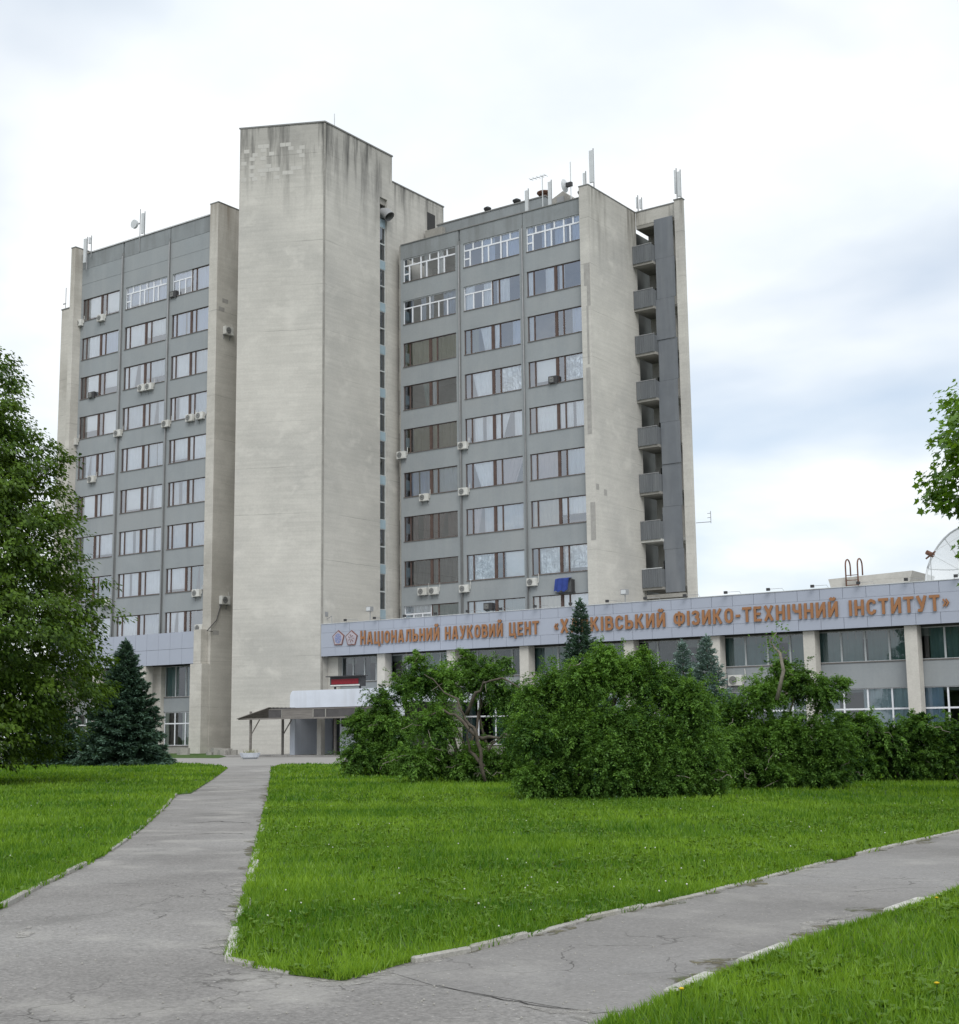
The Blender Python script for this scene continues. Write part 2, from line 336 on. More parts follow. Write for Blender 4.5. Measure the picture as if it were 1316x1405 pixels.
road = MB().face([(p[0], p[1], .004) for p in [onZ(-300, 1043), onZ(313, 1052.5), onZ(372, 1050.5), onZ(560, 1050), onZ(560, 1039.5), onZ(230, 1039.5), onZ(-300, 1036)]]).build('service_road', 'road_pale')
tag(road, 'pale service road running in front of the entrance', 'road', kind='structure')
A_front = [(317, 1320), (352, 1328), (400, 1338), (470, 1346), (520, 1331), (560, 1321), (640, 1306), (720, 1286), (800, 1263), (880, 1246), (960, 1228), (1050, 1205), (1140, 1182), (1230, 1160), (1316, 1141), (1420, 1118), (1560, 1092), (1800, 1064), (2100, 1042)]
A_right_of_path = [(317, 1320), (331, 1265), (345, 1205), (357, 1150), (367, 1103), (370, 1070), (372, 1054)]
lawnA = G(A_front)+G([(2100, 1030), (1560, 1050), (1200, 1052), (800, 1050), (430, 1049), (385, 1050)])+G(A_right_of_path[::-1])[:-1]
B_edge = [(-160, 1330), (0, 1247), (60, 1214), (115, 1188), (150, 1168), (195, 1136), (225, 1108), (240, 1091), (262, 1089), (285, 1074), (300, 1064), (313, 1054)]
lawnB = G(B_edge)+G([(300, 1051), (227, 1046.5), (100, 1048.5), (-200, 1052), (-500, 1075), (-500, 1200)])
C_edge = [(800, 1440), (840, 1406), (880, 1395), (930, 1372), (985, 1347), (1030, 1328), (1090, 1304), (1150, 1281), (1230, 1257), (1316, 1226), (1450, 1180), (1600, 1140), (1850, 1092), (2200, 1055)]
lawnC = G(C_edge)+G([(2700, 1150), (2400, 1500), (1300, 1700), (700, 1700)])
lawns = {}
for nm, poly, lb in (('A', lawnA, 'grass triangle between the two asphalt paths'), ('B', lawnB, 'lawn beside the blue spruce and the tall leafy tree'), ('C', lawnC, 'grass verge with yellow dandelions beyond the kerbless path edge')):
    o = MB().prism([(p[0], p[1]) for p in poly], -.01, .016).build('lawn', 'soil_green'); lawns[nm] = tag(o, lb, 'lawn', kind='structure')
strip = MB().prism([tuple(p[:2]) for p in G([(206, 1040), (300, 1040.5), (310, 1038.3), (296, 1034), (200, 1034)])], -.01, .016).build('lawn', 'soil_green')
tag(strip, 'narrow grass strip at the foot of the grey wing', 'lawn', kind='structure')

def kerb_line(px, name, label, width, h, stone, mat, skip, off=0., jit=.012):
    root = empty(name, label, 'kerb', loc=tuple(onZ(*px[0]))); root['kind'] = 'structure'
    pts = resample(G(px), stone)
    for i, (a, b) in enumerate(zip(pts[:-1], pts[1:])):
        if skip(i, (a+b)/2): continue
        d = (b-a); ln = np.linalg.norm(d); d = d/ln; n = np.array([-d[1], d[0]]); g_ = .012
        o_ = off+rs.uniform(-jit, jit); hh = h+rs.uniform(-jit, jit)*.8
        q = [a+d*g_+n*(o_-width/2), b-d*g_+n*(o_-width/2+rs.uniform(-jit, jit)*.6), b-d*g_+n*(o_+width/2), a+d*g_+n*(o_+width/2)]
        ins = .012; m = MB(); c = sum(q)/4
        m.v = [(p[0], p[1], -.02) for p in q]+[(p[0], p[1], hh-ins) for p in q]+[(p[0]+(c[0]-p[0])*.02*1, p[1]+(c[1]-p[1])*.02, hh) for p in [pp_+(n*(ins if k < 2 else -ins)) for k, pp_ in enumerate(q)]]
        for lv in (0, 4):
            for k in range(4): m.f.append((lv+k, lv+(k+1) % 4, lv+4+(k+1) % 4, lv+4+k)); m.m.append(0)
        m.f.append((8, 9, 10, 11)); m.m.append(0)
        m.build('kerb_stone', mat, root)
    return root
kerb_line(A_front[3:], 'kerb', 'low concrete kerb along the long curved front edge of the grass triangle', .045, .034, .8, 'kerb', lambda i, c: i in (0, 1, 11), -.02)
kerb_line(A_front[:4], 'kerb', 'short crumbling kerb at the blunt corner of the grass triangle', .06, .028, .4, 'kerb', lambda i, c: i in (2, 4) or i > 5, 0, .02)
kerb_line(A_right_of_path, 'kerb', 'broken whitish kerb stones along the straight path to the entrance', .065, .04, .72, 'kerb_white', lambda i, c: i in (6, 12, 15, 18) or i > 26, .0, .02)
kerb_line(B_edge[1:8], 'kerb', 'concrete kerb along the lawn with the blue spruce', .05, .045, .9, 'kerb', lambda i, c: i in (4, 5, 13), -.01)
kerb_line(C_edge[3:10], 'kerb', 'half buried kerb stones at the dandelion verge', .08, .04, .8, 'kerb_white', lambda i, c: i not in (0, 2, 5, 6, 9), .05, .02)

def smooth_noise(n, k):
    z = rs.normal(0, 1, n+8*k); ker = np.hanning(2*k+3)[1:-1]; z = np.convolve(z, ker/np.sqrt((ker**2).sum()), 'same')[4*k:4*k+n]; return z
def ribbon(pts, w0, w1, z, name, mat, jit=.3, parent=asph, step=.12):
    P_ = resample(pts, step); m = MB(); k = len(P_); na, nb = smooth_noise(k, 4)+.35*smooth_noise(k, 1), smooth_noise(k, 4)+.35*smooth_noise(k, 1)
    for i, p in enumerate(P_):
        d = P_[min(i+1, k-1)]-P_[max(i-1, 0)]; d = d/(np.linalg.norm(d)+1e-9); n = np.array([-d[1], d[0]])
        t = i/(k-1); tp = min(1, 6*t, 6*(1-t))**.5
        a = p+n*(-w0*max(.04, .5+jit*.5*na[i])*tp); b = p+n*(w1*max(.04, .5+jit*.5*nb[i])*tp)
        m.v += [(a[0], a[1], z), (b[0], b[1], z)]
        if i: q = 2*i; m.f.append((q-2, q, q+1, q-1)); m.m.append(0)
    return m.build(name, mat, parent)
def wiggle(px, amp=.02, step=.09):
    P_ = resample(G(px), step); out = []; a = np.zeros(2)
    for p in P_: a = a*.75+rs.normal(0, amp, 2); out.append(p+a)
    return out
for px, w_ in (([(520, 1350), (600, 1353), (650, 1362), (700, 1372), (760, 1383), (815, 1392)], .014), ([(1160, 1225), (1230, 1219), (1300, 1217)], .010), ([(180, 1150), (240, 1147), (300, 1143), (345, 1145)], .02), ([(250, 1130), (300, 1127), (350, 1130)], .025), ([(100, 1212), (200, 1213), (250, 1211)], .006)):
    ribbon(wiggle(px, .012 if w_ < .02 else .03), w_, w_, .004, 'crack', 'crack', .6, step=.07)
for px, a_, b_ in ((A_front[:8], .16, .04), ([(303, 1312), (318, 1270), (326, 1228), (332, 1205)], .20, .16), ([(840, 1404), (930, 1374), (1030, 1331), (1150, 1284), (1260, 1247)], .05, .22), ([(700, 1378), (760, 1390), (830, 1398), (860, 1400)], .20, .10), ([(20, 1288), (32, 1276), (42, 1270)], .10, .10), ([(1080, 1290), (1130, 1265), (1180, 1254)], .14, .08)):
    ribbon(wiggle(px, .015), a_, b_, .0035, 'worn_gravel_patch', 'gravel_worn', .9, step=.06)
for px, a_, b_ in ((A_front[3:15], .16, .05), (A_right_of_path[:-1], .05, .14), (B_edge[1:11], .04, .14), (C_edge[2:10], .06, .26)):
    ribbon(wiggle(px, .02), a_, b_, .0048, 'soil_edge', 'soil_edge', 1., step=.07)
mp = MB().face([(p[0], p[1], .0025) for p in G([(530, 1333), (650, 1308), (880, 1250), (1140, 1186), (1316, 1144), (1316, 1222), (1150, 1278), (1020, 1328), (900, 1384), (815, 1391), (700, 1371), (600, 1354)])]).build('repaved_strip', 'asphalt_new', asph)
st = MB()
for i in range(500):
    x, y = rs.uniform(0, 1316), rs.uniform(1180, 1400); p = onZ(x, y); r = rs.uniform(.003, .009)
    st.lathe([(r, 0), (r*.8, r*.7), (r*.2, r)], (p[0], p[1], .003), 5)
o = st.build('pebble', 'concrete_dirty', asph); o['kind'] = 'stuff'

# ------------------------------------------------------------------ window kit
def cells_brown(x0, x1, z0, z1):
    w_ = x1-x0; m = .02*w_; c = []; x = x0
    for a in (.115, .375, .03, .115, .365):
        if a != .03: c.append((x, x+a*w_, z0, z1, .05))
        x += a*w_
    return c
def cells_brown_half(x0, x1, z0, z1):
    w_ = x1-x0; return [(x0, x0+.25*w_, z0, z1, .05), (x0+.25*w_, x1, z0, z1, .05)]
def cells_white3(x0, x1, z0, z1):
    c = []; w_ = (x1-x0)/3; zt = z0+(z1-z0)*.70
    for i in range(3):
        a = x0+i*w_; c += [(a, a+w_*.5, zt, z1, .055), (a+w_*.5, a+w_, zt, z1, .055)]
        if i == 0: c += [(a, a+w_*.33, z0, (z0+zt)/2, .055), (a, a+w_*.33, (z0+zt)/2, zt, .055)]
        else: c.append((a, a+w_*.33, z0, zt, .055))
        c.append((a+w_*.33, a+w_, z0, zt, .055))
    return c
def cells_pvc(n, x0, x1, z0, z1):
    c = []; w_ = (x1-x0)/n; zt = z0+(z1-z0)*.68
    for i in range(n):
        a = x0+i*w_
        c.append((a, a+w_, z0, zt, .05))
    for i in range(max(1, n//3)):
        W = (x1-x0)/max(1, n//3); c.append((x0+i*W, x0+(i+1)*W, zt, z1, .045))
    return c
def cells_even(n, x0, x1, z0, z1, tr=None):
    c = []; w_ = (x1-x0)/n
    for i in range(n):
        a = x0+i*w_
        if tr: c += [(a, a+w_, z0, z0+(z1-z0)*tr, .045), (a, a+w_, z0+(z1-z0)*tr, z1, .045)]
        else: c.append((a, a+w_, z0, z1, .05))
    return c
def curtain_mesh(segs, y, z0, z1, parent, seed):
    r = np.random.RandomState(seed); m = MB(); mats = []
    for (xa, xb, ma, drop, slant) in segs:
        if ma not in mats: mats.append(ma)
        k = mats.index(ma); n = max(4, int((xb-xa)/.045)); ph = r.rand()*6
        amp = 0.0 if 'bright' in ma else (.035 if ma != 'foil' else .012)
        pr = None
        for i in range(n+1):
            t = i/n; yy = y+amp*math.sin(ph+t*(xb-xa)*13)+amp*.5*math.sin(ph*2+t*(xb-xa)*29)
            xt = xa+(xb-xa)*t; xl = xt+slant*(1-t if slant > 0 else t)*.0
            bx = xt if slant == 0 else (xa+(xb-xa)*(1-abs(slant))*t if slant > 0 else xb-(xb-xa)*(1-abs(slant))*(1-t))
            zb = z0+drop*(z1-z0)
            cur = [(xt, yy, z1), (bx, yy+.01, zb)]
            if pr: m.face([pr[0], cur[0], cur[1], pr[1]], k)
            pr = cur
    return m.build('curtain', ['foil' if q == 'foil' else 'curtain_'+q for q in mats], parent, smooth=True) if segs else None
def window(parent, cells, yf, fmat, segs, z0, z1, seed, glass='glass', recess=.09, depth=.07, sill=True, x0=None, x1=None, shade=True):
    fr = MB()
    ya, yb = yf+recess, yf+recess+depth
    for (a, b, c, d, t) in cells:
        fr.box(a, a+t, ya, yb, c, d); fr.box(b-t, b, ya, yb, c, d); fr.box(a+t, b-t, ya, yb, c, c+t); fr.box(a+t, b-t, ya, yb, d-t, d)
    xs = [q[0] for q in cells]+[q[1] for q in cells]
    X0, X1 = min(xs), max(xs)
    if len(cells) == 4 and fmat == 'wood_frame':    # the broad post between the two halves
        fr.box(cells[1][1], cells[2][0], ya-.02, yb, z0, z1)
    o = fr.build('window', fmat, parent)
    if sill: B(X0, X1, yf-.05, yf+recess, z0-.035, z0+.012, 'sill', 'sill_metal', o)
    for (a, b, c, d, t) in cells:
        yy = (ya+yb)/2
        MB().face([(a+t, yy, c+t), (b-t, yy, c+t), (b-t, yy, d-t), (a+t, yy, d-t)]).build('pane', glass, o)
    if segs: curtain_mesh(segs, yf+.21, z0+.04, z1-.04, o, seed)
    return o

# ------------------------------------------------------------------ office tower
YL, YR, Y0 = 71.75, 80.0, 71.75
ROW_B = [35.24-3.325*k for k in range(9)]; WH = 1.86
tower = empty('office_tower', 'ten storey grey and beige concrete office tower with windowless core and balcony corner', 'building', loc=(-64.43, 71.9, 0))
T = tower
xb_core = -64.43
core_poly = [(-70.2, 69.0), (xb_core, 71.85), (xb_core, 78.15), (-70.2, 78.15)]
MB().prism(core_poly, 0, 45.45).build('core_wall', 'concrete_pale', T)
MB().box(-70.2, xb_core, 79.02, 79.62, 0, 45.45).build('core_wall', 'concrete_pale', T)
MB().box(-70.2, xb_core-.002, 78.15, 79.02, 41.75, 45.45).build('core_wall', 'concrete_pale', T)
MB().prism([(-70.26, 68.93), (xb_core+.06, 71.8), (xb_core+.06, 79.68), (-70.26, 79.68)], 45.453, 45.56).build('coping', 'coping', T)
B(-64.50, -64.40, 71.80, 71.93, 0, 45.40, 'corner_joint', 'concrete_dirty', T)
# paler replaced facing blocks near the top of the oblique face
fd = np.array([5.77, 2.85])/np.hypot(5.77, 2.85); fn = np.array([fd[1], -fd[0]])
for row in range(9):
    for ci in range(11):
        if rs.rand() < .62: continue
        s0 = .12+ci*.42+(row % 2)*.2; p0 = np.array([-70.2, 69.0])+fd*s0; p1 = p0+fd*.4; z0 = 41.35+row*.31
        pr_ = .006+.004*rs.rand(); MB().prism([tuple(p0+fn*pr_), tuple(p1+fn*pr_), tuple(p1-fn*.02), tuple(p0-fn*.02)], z0, z0+.29).build('facing_block', 'facing_pale', T)
# recessed stair glazing
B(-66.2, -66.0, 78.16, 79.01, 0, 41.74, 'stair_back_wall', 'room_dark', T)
zz = 41.35
B(-64.75, -64.60, 78.152, 79.018, 41.3, 41.748, 'spandrel_panel', 'concrete_dirty', T)
z_ = 40.15; k = 0
while z_ > 6.0:
    B(-64.76, -64.62, 78.153, 79.017, z_-.66, z_, 'spandrel_panel', 'blue_spandrel' if k % 3 else 'blue_spandrel', T)
    za, zb = z_-3.325+.004, z_-.664
    f = MB()
    for (c0, c1) in ((za, (za+zb)/2), ((za+zb)/2, zb)):
        f.box(-64.72, -64.64, 78.153, 78.20, c0, c1); f.box(-64.72, -64.64, 78.97, 79.017, c0, c1); f.box(-64.72, -64.64, 78.20, 78.97, c0, c0+.05); f.box(-64.72, -64.64, 78.20, 78.97, c1-.05, c1)
    o = f.build('stair_window', 'pale_frame', T)
    for (c0, c1) in ((za, (za+zb)/2), ((za+zb)/2, zb)): MB().face([(-64.68, 78.2, c0+.05), (-64.68, 78.97, c0+.05), (-64.68, 78.97, c1-.05), (-64.68, 78.2, c1-.05)]).build('pane', 'glass_stair', o)
    z_ -= 3.325; k += 1
MB().tube([(-65.2, 78.58, 40.55), (-64.5, 78.58, 40.6), (-64.15, 78.58, 40.5), (-63.85, 78.6, 40.15)], [.38, .38, .4, .42], 14, cap=False).build('vent_duct', 'grey_metal', T, True)
# lower rear part of the core
B(-74.9, xb_core-.08, 79.62, 86.34, 0, 43.45, 'rear_core_wall', 'concrete_pale', T)
B(-74.9, xb_core-.03, 79.70, 86.40, 43.455, 43.55, 'coping', 'coping', T)
q0, q1 = onX(586, 300, xb_core-.08), onX(597, 300, xb_core-.08)
B(xb_core-.5, xb_core-.07, q0[1], q1[1], 40.9, 42.4, 'roof_door', 'joint_dark', T)
B(-64.3, -62.6, 83.6, 86.2, 38.2, 40.6, 'roof_annex', 'concrete_dirty', T)
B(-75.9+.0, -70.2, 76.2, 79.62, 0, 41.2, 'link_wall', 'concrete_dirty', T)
# service pipes in the groove between the wing and the core
for dx, r_ in ((-72.3, .09), (-71.7, .06)):
    MB().tube([(dx, 75.9, 0), (dx, 75.9, 40)], r_, 8).build('drain_pipe', 'rusty' if r_ > .07 else 'grey_metal', T, True)

def wing(bays, yf, rows, ztop, special, curtains, x_left, x_right, depth, upper_courses):
    """spandrels, pilasters, floors and windows of one wing"""
    zr = rows+[rows[-1]-3.325]
    for bi, (a, b) in enumerate(bays):
        for k in range(len(rows)):
            top = rows[k]-.002; bot = (rows[k+1]+WH) if k+1 < len(rows) else rows[k]-1.3
            o = B(a-.28, b+.28, yf, yf+.22, bot+.002, top, 'spandrel_panel', 'grey_panel', T)
        zc = rows[0]+WH+.002
        hs = np.linspace(zc, ztop, upper_courses+1)
        for c0, c1 in zip(hs[:-1], hs[1:]): B(a-.28, b+.28, yf+rs.uniform(0, .008), yf+.22, c0+(.02 if c0 > zc else 0), c1, 'parapet_panel', 'grey_panel_dark' if upper_courses == 1 or c1 == hs[-1] else 'grey_panel', T)
        for k in range(len(rows)):     # jamb pieces beside the openings
            for (u, v) in ((a-.28, a), (b, b+.28)): B(u, v, yf+.003, yf+.22, rows[k], rows[k]+WH, 'jamb', 'grey_panel', T)
    for (a, b), (c, d) in zip(bays[:-1], bays[1:]):
        xm0, xm1 = b+.281, c-.281
        B(xm0, xm1, yf-.10, yf+.2, rows[-1]-1.3, ztop-.9, 'pilaster', 'pilaster_grey', T)
        MB().tube([((xm0+xm1)/2+.02, yf-.15, rows[-1]-1.2), ((xm0+xm1)/2+.02, yf-.15, ztop-1.2)], .04, 6).build('drain_pipe', 'grey_metal', T, True)
    for k in range(len(rows)):
        B(x_left, x_right, yf+.222, yf+depth, rows[k]-.75, rows[k]-.45, 'floor_slab', 'floor_slab', T)
    for (a, b), (c, d) in zip(bays[:-1], bays[1:]): B((b+c)/2-.08, (b+c)/2+.08, yf+.25, yf+depth-.02, rows[-1]-.4, rows[0]+WH+.2, 'partition', 'curtain_cream', T)
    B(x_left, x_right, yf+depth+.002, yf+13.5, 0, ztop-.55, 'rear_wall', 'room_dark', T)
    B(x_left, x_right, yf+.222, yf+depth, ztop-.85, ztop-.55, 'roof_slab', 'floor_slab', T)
    n = 0
    for bi, (a, b) in enumerate(bays):
        for k in range(len(rows)):
            z0, z1 = rows[k], rows[k]+WH
            kind = special.get((k, bi), 'brown'); sg = curtains(k, bi, a, b); sd_ = k*7+bi+int(abs(a))
            if kind == 'brown': window(T, cells_brown(a, b, z0, z1), yf, 'wood_frame', sg, z0, z1, sd_)
            elif kind == 'white3': window(T, cells_white3(a, b, z0, z1), yf, 'white_frame', sg, z0, z1, sd_)
            elif kind == 'pvc6': window(T, cells_pvc(6, a, b, z0, z1), yf, 'white_frame', sg, z0, z1, sd_)
            elif kind == 'half':      # white plastic half, brown half
                m = (a+b)/2
                window(T, cells_pvc(3, a, m-.02, z0, z1), yf, 'white_frame', [s for s in sg if s[0] < m-.05 and s[1] <= m+.1], z0, z1, sd_)
                window(T, cells_brown_half(m+.02, b, z0, z1), yf, 'wood_frame', [s for s in sg if s[0] >= m-.05], z0, z1, sd_+1)
    return
def segs_full(a, b, m1, m2=None, d1=0, d2=0):
    m = (a+b)/2; m2 = m2 or m1
    return [(a+.05, m-.04, m1, d1, 0), (m+.04, b-.05, m2, d2, 0)]
def segs_gap(a, b, m1, gaps):   # gaps: fractions left open
    out = []; x = 0.
    for g0, g1, sl in gaps:
        if g0 > x+.02: out.append((a+x*(b-a)+.03, a+g0*(b-a), m1, 0, sl))
        x = g1
    if x < .97: out.append((a+x*(b-a), b-.03, m1, 0, 0))
    return out
RC = {  # balcony wing, (row, bay): what hangs behind the glass
 (0,0): lambda a,b: [(a+1.9,a+2.2,'grey',0,0),(a+3.3,a+3.7,'white',0,0)], (0,1): lambda a,b: segs_gap(a,b,'blue',[(0,.33,0),(.55,.68,0)]), (0,2): lambda a,b: segs_gap(a,b,'blue',[(0.1,.25,0),(.42,.48,0),(.7,.8,0)]),
 (1,0): lambda a,b: segs_gap(a,b,'blue',[(0,.12,0),(.17,.32,.3),(.42,.5,0),(.56,.75,.2)]), (1,1): lambda a,b: segs_gap(a,b,'white',[(.17,.33,0),(.5,.56,0),(.8,1,0)]), (1,2): lambda a,b: segs_gap(a,b,'white',[(.12,.3,0),(.5,.56,0),(.66,1,0)])+[(b-1.5,b-.05,'white',.0,0)][:0],
 (2,0): lambda a,b: segs_full(a,b,'khaki'), (2,1): lambda a,b: [(a+.05,a+1.2,'khaki',0,0),(a+1.35,a+2.3,'white',0,-.4),(a+2.6,a+3.2,'white',0,.4),(b-.8,b-.05,'blue',0,0)], (2,2): lambda a,b: [(b-1.1,b-.05,'blue',0,0),(a+.05,a+.5,'grey',0,0)],
 (3,0): lambda a,b: [(a+1.7,a+2.3,'green',0,-.5),(a+2.6,a+2.95,'grey',0,0)], (3,1): lambda a,b: [(a+.6,a+2.35,'white',0,-.25),(a+3.1,b-.05,'foil',.04,0)], (3,2): lambda a,b: [(a+.6,a+2.4,'bright',.15,0),(a+3.0,b-.05,'foil',0,0)],
 (4,0): lambda a,b: segs_gap(a,b,'olive',[(.1,.16,.2)]), (4,1): lambda a,b: segs_gap(a,b,'white',[(.02,.14,0),(.30,.34,0),(.78,.84,.3)]), (4,2): lambda a,b: segs_gap(a,b,'white',[(.02,.1,0),(.75,.8,0)]),
 (5,0): lambda a,b: [(a+.6,a+1.25,'blue',0,0),(a+1.4,a+2.3,'blue',0,0)]+[(a+2.6,b-.05,'grey',0,0)], (5,1): lambda a,b: [(a+.6,a+2.4,'white',0,-.35),(a+2.6,b-.05,'pink',0,.3)], (5,2): lambda a,b: [(a+.1,a+2.4,'pink',0,0),(a+2.9,b-.05,'grey',0,0)],
 (6,0): lambda a,b: segs_gap(a,b,'rust',[(.25,.33,0),(.75,.8,.2)]), (6,1): lambda a,b: [(a+.6,a+1.3,'pink',0,.5),(a+1.5,a+2.4,'grey',0,0),(a+2.6,b-.05,'grey',0,0)], (6,2): lambda a,b: [(a+.1,a+2.4,'cream',0,0),(a+2.5,b-.05,'white',.35,0)],
 (7,0): lambda a,b: segs_gap(a,b,'dark',[(.1,.2,0),(.5,.55,0)]), (7,1): lambda a,b: [(a+.1,a+2.4,'foil',0,0),(a+3.3,b-.1,'bright',0.0,0)], (7,2): lambda a,b: [(a+.5,a+2.4,'foil',0,0),(a+2.6,b-.05,'foil',.14,0)],
 (8,0): lambda a,b: segs_full(a,b,'white','green'), (8,1): lambda a,b: segs_full(a,b,'grey','green'), (8,2): lambda a,b: segs_full(a,b,'cream','white')}
bays_r = [(-63.67, -58.71), (-57.97, -53.0), (-52.39, -47.70)]
wing(bays_r, YR, ROW_B, 38.25, {(0, 0): 'white3', (0, 1): 'white3', (0, 2): 'white3', (1, 0): 'pvc6', (1, 1): 'half', (8, 0): 'half'}, lambda k, b, x0, x1: RC[(k, b)](x0, x1), -63.9, -47.42, 4.0, 1)
LCOL = {(0,0): ('bright','bright'), (0,1): ('blue','blue'), (0,2): ('blue','blue'), (1,0): ('white','blue'), (1,1): ('white','white'), (1,2): ('blue','blue'), (2,0): ('bright','bright'), (2,1): ('white','grey'), (2,2): ('white','grey'), (3,0): ('bright','bright'), (3,1): ('grey','grey'), (3,2): ('white','grey'),
        (4,0): ('grey','grey'), (4,1): ('white','grey'), (4,2): ('white','white'), (5,0): ('bright','white'), (5,1): ('bright','white'), (5,2): ('grey','grey'), (6,0): ('green','white'), (6,1): ('white','white'), (6,2): ('grey','grey'), (7,0): ('green','green'), (7,1): ('white','white'), (7,2): ('white','green'), (8,0): ('white','white'), (8,1): ('white','grey'), (8,2): ('white','dark')}
def lcur(k, bi, a, b):
    c1, c2 = LCOL[(k, bi)]; r = np.random.RandomState(k*3+bi); m = (a+b)/2
    out = []
    for (u, v, c) in ((a+.04, m-.03, c1), (m+.05, b-.04, c2)):
        q = r.rand()
        if c == 'bright': out.append((u+.5, v, c, r.choice([0, .1, .3]), 0))
        elif q < .35: g0 = u+(v-u)*r.uniform(.3, .7); out += [(u, g0, c, 0, r.choice([0, .25])), (g0+r.uniform(.1, .3), v, c, 0, 0)]
        elif q < .55: out.append((u, v, c, r.choice([.12, .3]), 0))
        else: out.append((u, v, c, 0, 0))
    return out
bays_l = [(-91.0, -86.45), (-85.7, -80.85), (-80.2, -76.0)]
wing(bays_l, YL, ROW_B, 41.0, {(0, 1): 'white3', (0, 2): 'half'}, lcur, -91.2, -75.6, 4.0, 3)
MB().tube([(-91, YL+.4, 41.35), (-76, YL+.4, 41.35)], .02, 5).build('roof_rail', 'pale_metal', T)
for x in np.arange(-90.5, -76, 1.9): MB().tube([(x, YL+.4, 40.9), (x, YL+.4, 41.35)], .016, 4).build('rail_post', 'pale_metal', T)
B(-91.2, -75.6, YL-.05, YL+.26, 41.004, 41.06, 'coping', 'coping', T)
B(-63.9, -47.42, YR-.05, YR+.26, 38.254, 38.32, 'coping', 'coping', T)
# fins
def fin(x0, x1, y0, y1, zt, mat, z0=0): 
    B(x0, x1, y0, y1, z0, zt, 'fin_wall', mat, T); B(x0-.03, x1+.03, y0-.03, y1+.03, zt+.003, zt+.08, 'coping', 'coping', T)
fin(-75.88, -75.0, YL-.22, 76.19, 41.75, 'concrete_left'); fin(-91.75, -91.22, 70.98, YL+13, 41.5, 'concrete_left')
B(-76.25, -75.05, 70.75, 71.5, 0, 6.45, 'fin_base', 'concrete_left', T)
B(-76.05, -75.3, 70.86, 71.5, 6.47, 8.95, 'fin_base', 'concrete_left', T)
B(-101.9, -91.8, 78.0, 86, 0, 39.8, 'end_wall', 'concrete_left', T); B(-101.95, -91.78, 77.95, 86, 39.803, 39.9, 'coping', 'coping', T)
fin(-47.66, -46.9, YR-.42, 86.33, 38.85, 'concrete_wing')
B(-63.98, -63.955+.03, YR-.1, YR+.2, 8.5, 38.2, 'edge_pilaster', 'concrete_dirty', T)
# groove with loggia openings between core and balcony wing
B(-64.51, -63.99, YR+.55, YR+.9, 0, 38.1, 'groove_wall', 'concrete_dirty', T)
for k in range(9): B(-64.5, -64.0, YR+.5, YR+.548, ROW_B[k]-.15, ROW_B[k]+WH-.1, 'groove_opening', 'joint_dark', T)
# patches where the facing has come away from the narrow front of the wing's end wall
for (ya, yb, xa, xb) in ((362, 392, 0, 1), (392, 420, .45, 1), (505, 596, 0, .7), (420, 500, .3, .62), (690, 742, .15, .95)):
    za, zb = onY(803, yb, YR-.42)[2], onY(803, ya, YR-.42)[2]
    B(-47.39+.47*xa, -47.39+.47*xb, YR-.436, YR-.421, za, zb, 'repair_patch', 'repair_mortar', T)
for (px, py) in ((820, 668), (831, 676)):
    q = onX(px, py, -46.9); B(-46.95, -46.893, q[1]-.2, q[1]+.2, q[2]-.2, q[2]+.22, 'wall_hole', 'repair_mortar', T)
for (px, py) in ((304, 424), (309, 413), (296, 868)):
    q = onX(px, py, -75.0); B(-75.05, -74.99, q[1]-.3, q[1]+.3, q[2]-.16, q[2]+.16, 'wall_hole', 'repair_mortar', T)
# balcony corner
YB = 86.34
B(-46.89, -44.45, 88.2, 88.5, 0, 38.6, 'rear_wall', 'concrete_wing', T)
B(-46.89, -43.57, YB, YB+.6, 37.85, 38.86, 'lintel', 'concrete_wing', T)
B(-46.89, -43.57, YB-.04, YB+.64, 38.863, 38.95, 'coping', 'coping', T)
B(-43.56, -42.94, YB-.35, YB+.0, 0, 38.92, 'fin_wall', 'concrete_wing', T); B(-43.6, -42.9, YB-.4, YB+.05, 38.923, 39.0, 'coping', 'coping', T)
SLAB = [(-46.89, YB+.02), (-43.57, YB+.02), (-43.57, YB+.35), (-44.3, 88.18), (-46.89, 88.18)]
SLABF = [(-46.89, YB-.62), (-45.3, YB-.62), (-45.3, YB+.02), (-43.57, YB+.02), (-43.57, YB+.35), (-44.3, 88.18), (-46.89, 88.18)]
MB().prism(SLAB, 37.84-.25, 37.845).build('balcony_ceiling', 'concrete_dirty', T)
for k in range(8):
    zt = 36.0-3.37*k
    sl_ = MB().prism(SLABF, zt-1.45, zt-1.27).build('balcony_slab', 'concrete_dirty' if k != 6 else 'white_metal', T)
    m = MB(); n = 18; x0, x1 = -46.88, -45.32
    for i in range(n):
        a = x0+(x1-x0)*i/n; b = x0+(x1-x0)*(i+1)/n; dp = .025 if i % 2 else 0.
        m.box(a, b-.006, YB-.69-dp, YB-.65, zt-1.28+rs.uniform(-.02, .02), zt+rs.uniform(-.015, .015))
    m.box(x0, x1, YB-.649, YB-.622, zt-1.27, zt-.03); m.box(x1-.02, x1, YB-.62, YB+.0, zt-1.26, zt-.03)
    o = m.build('balcony_parapet', 'balcony_sheet', T)
    B(x0, x1, YB-.72, YB-.61, zt+.02, zt+.07, 'handrail', 'pale_metal' if k == 7 else 'grey_metal', o)
    d = B(-46.45, -45.75, 88.13, 88.185, zt-1.25, zt+.85, 'balcony_door', 'joint_dark', T)
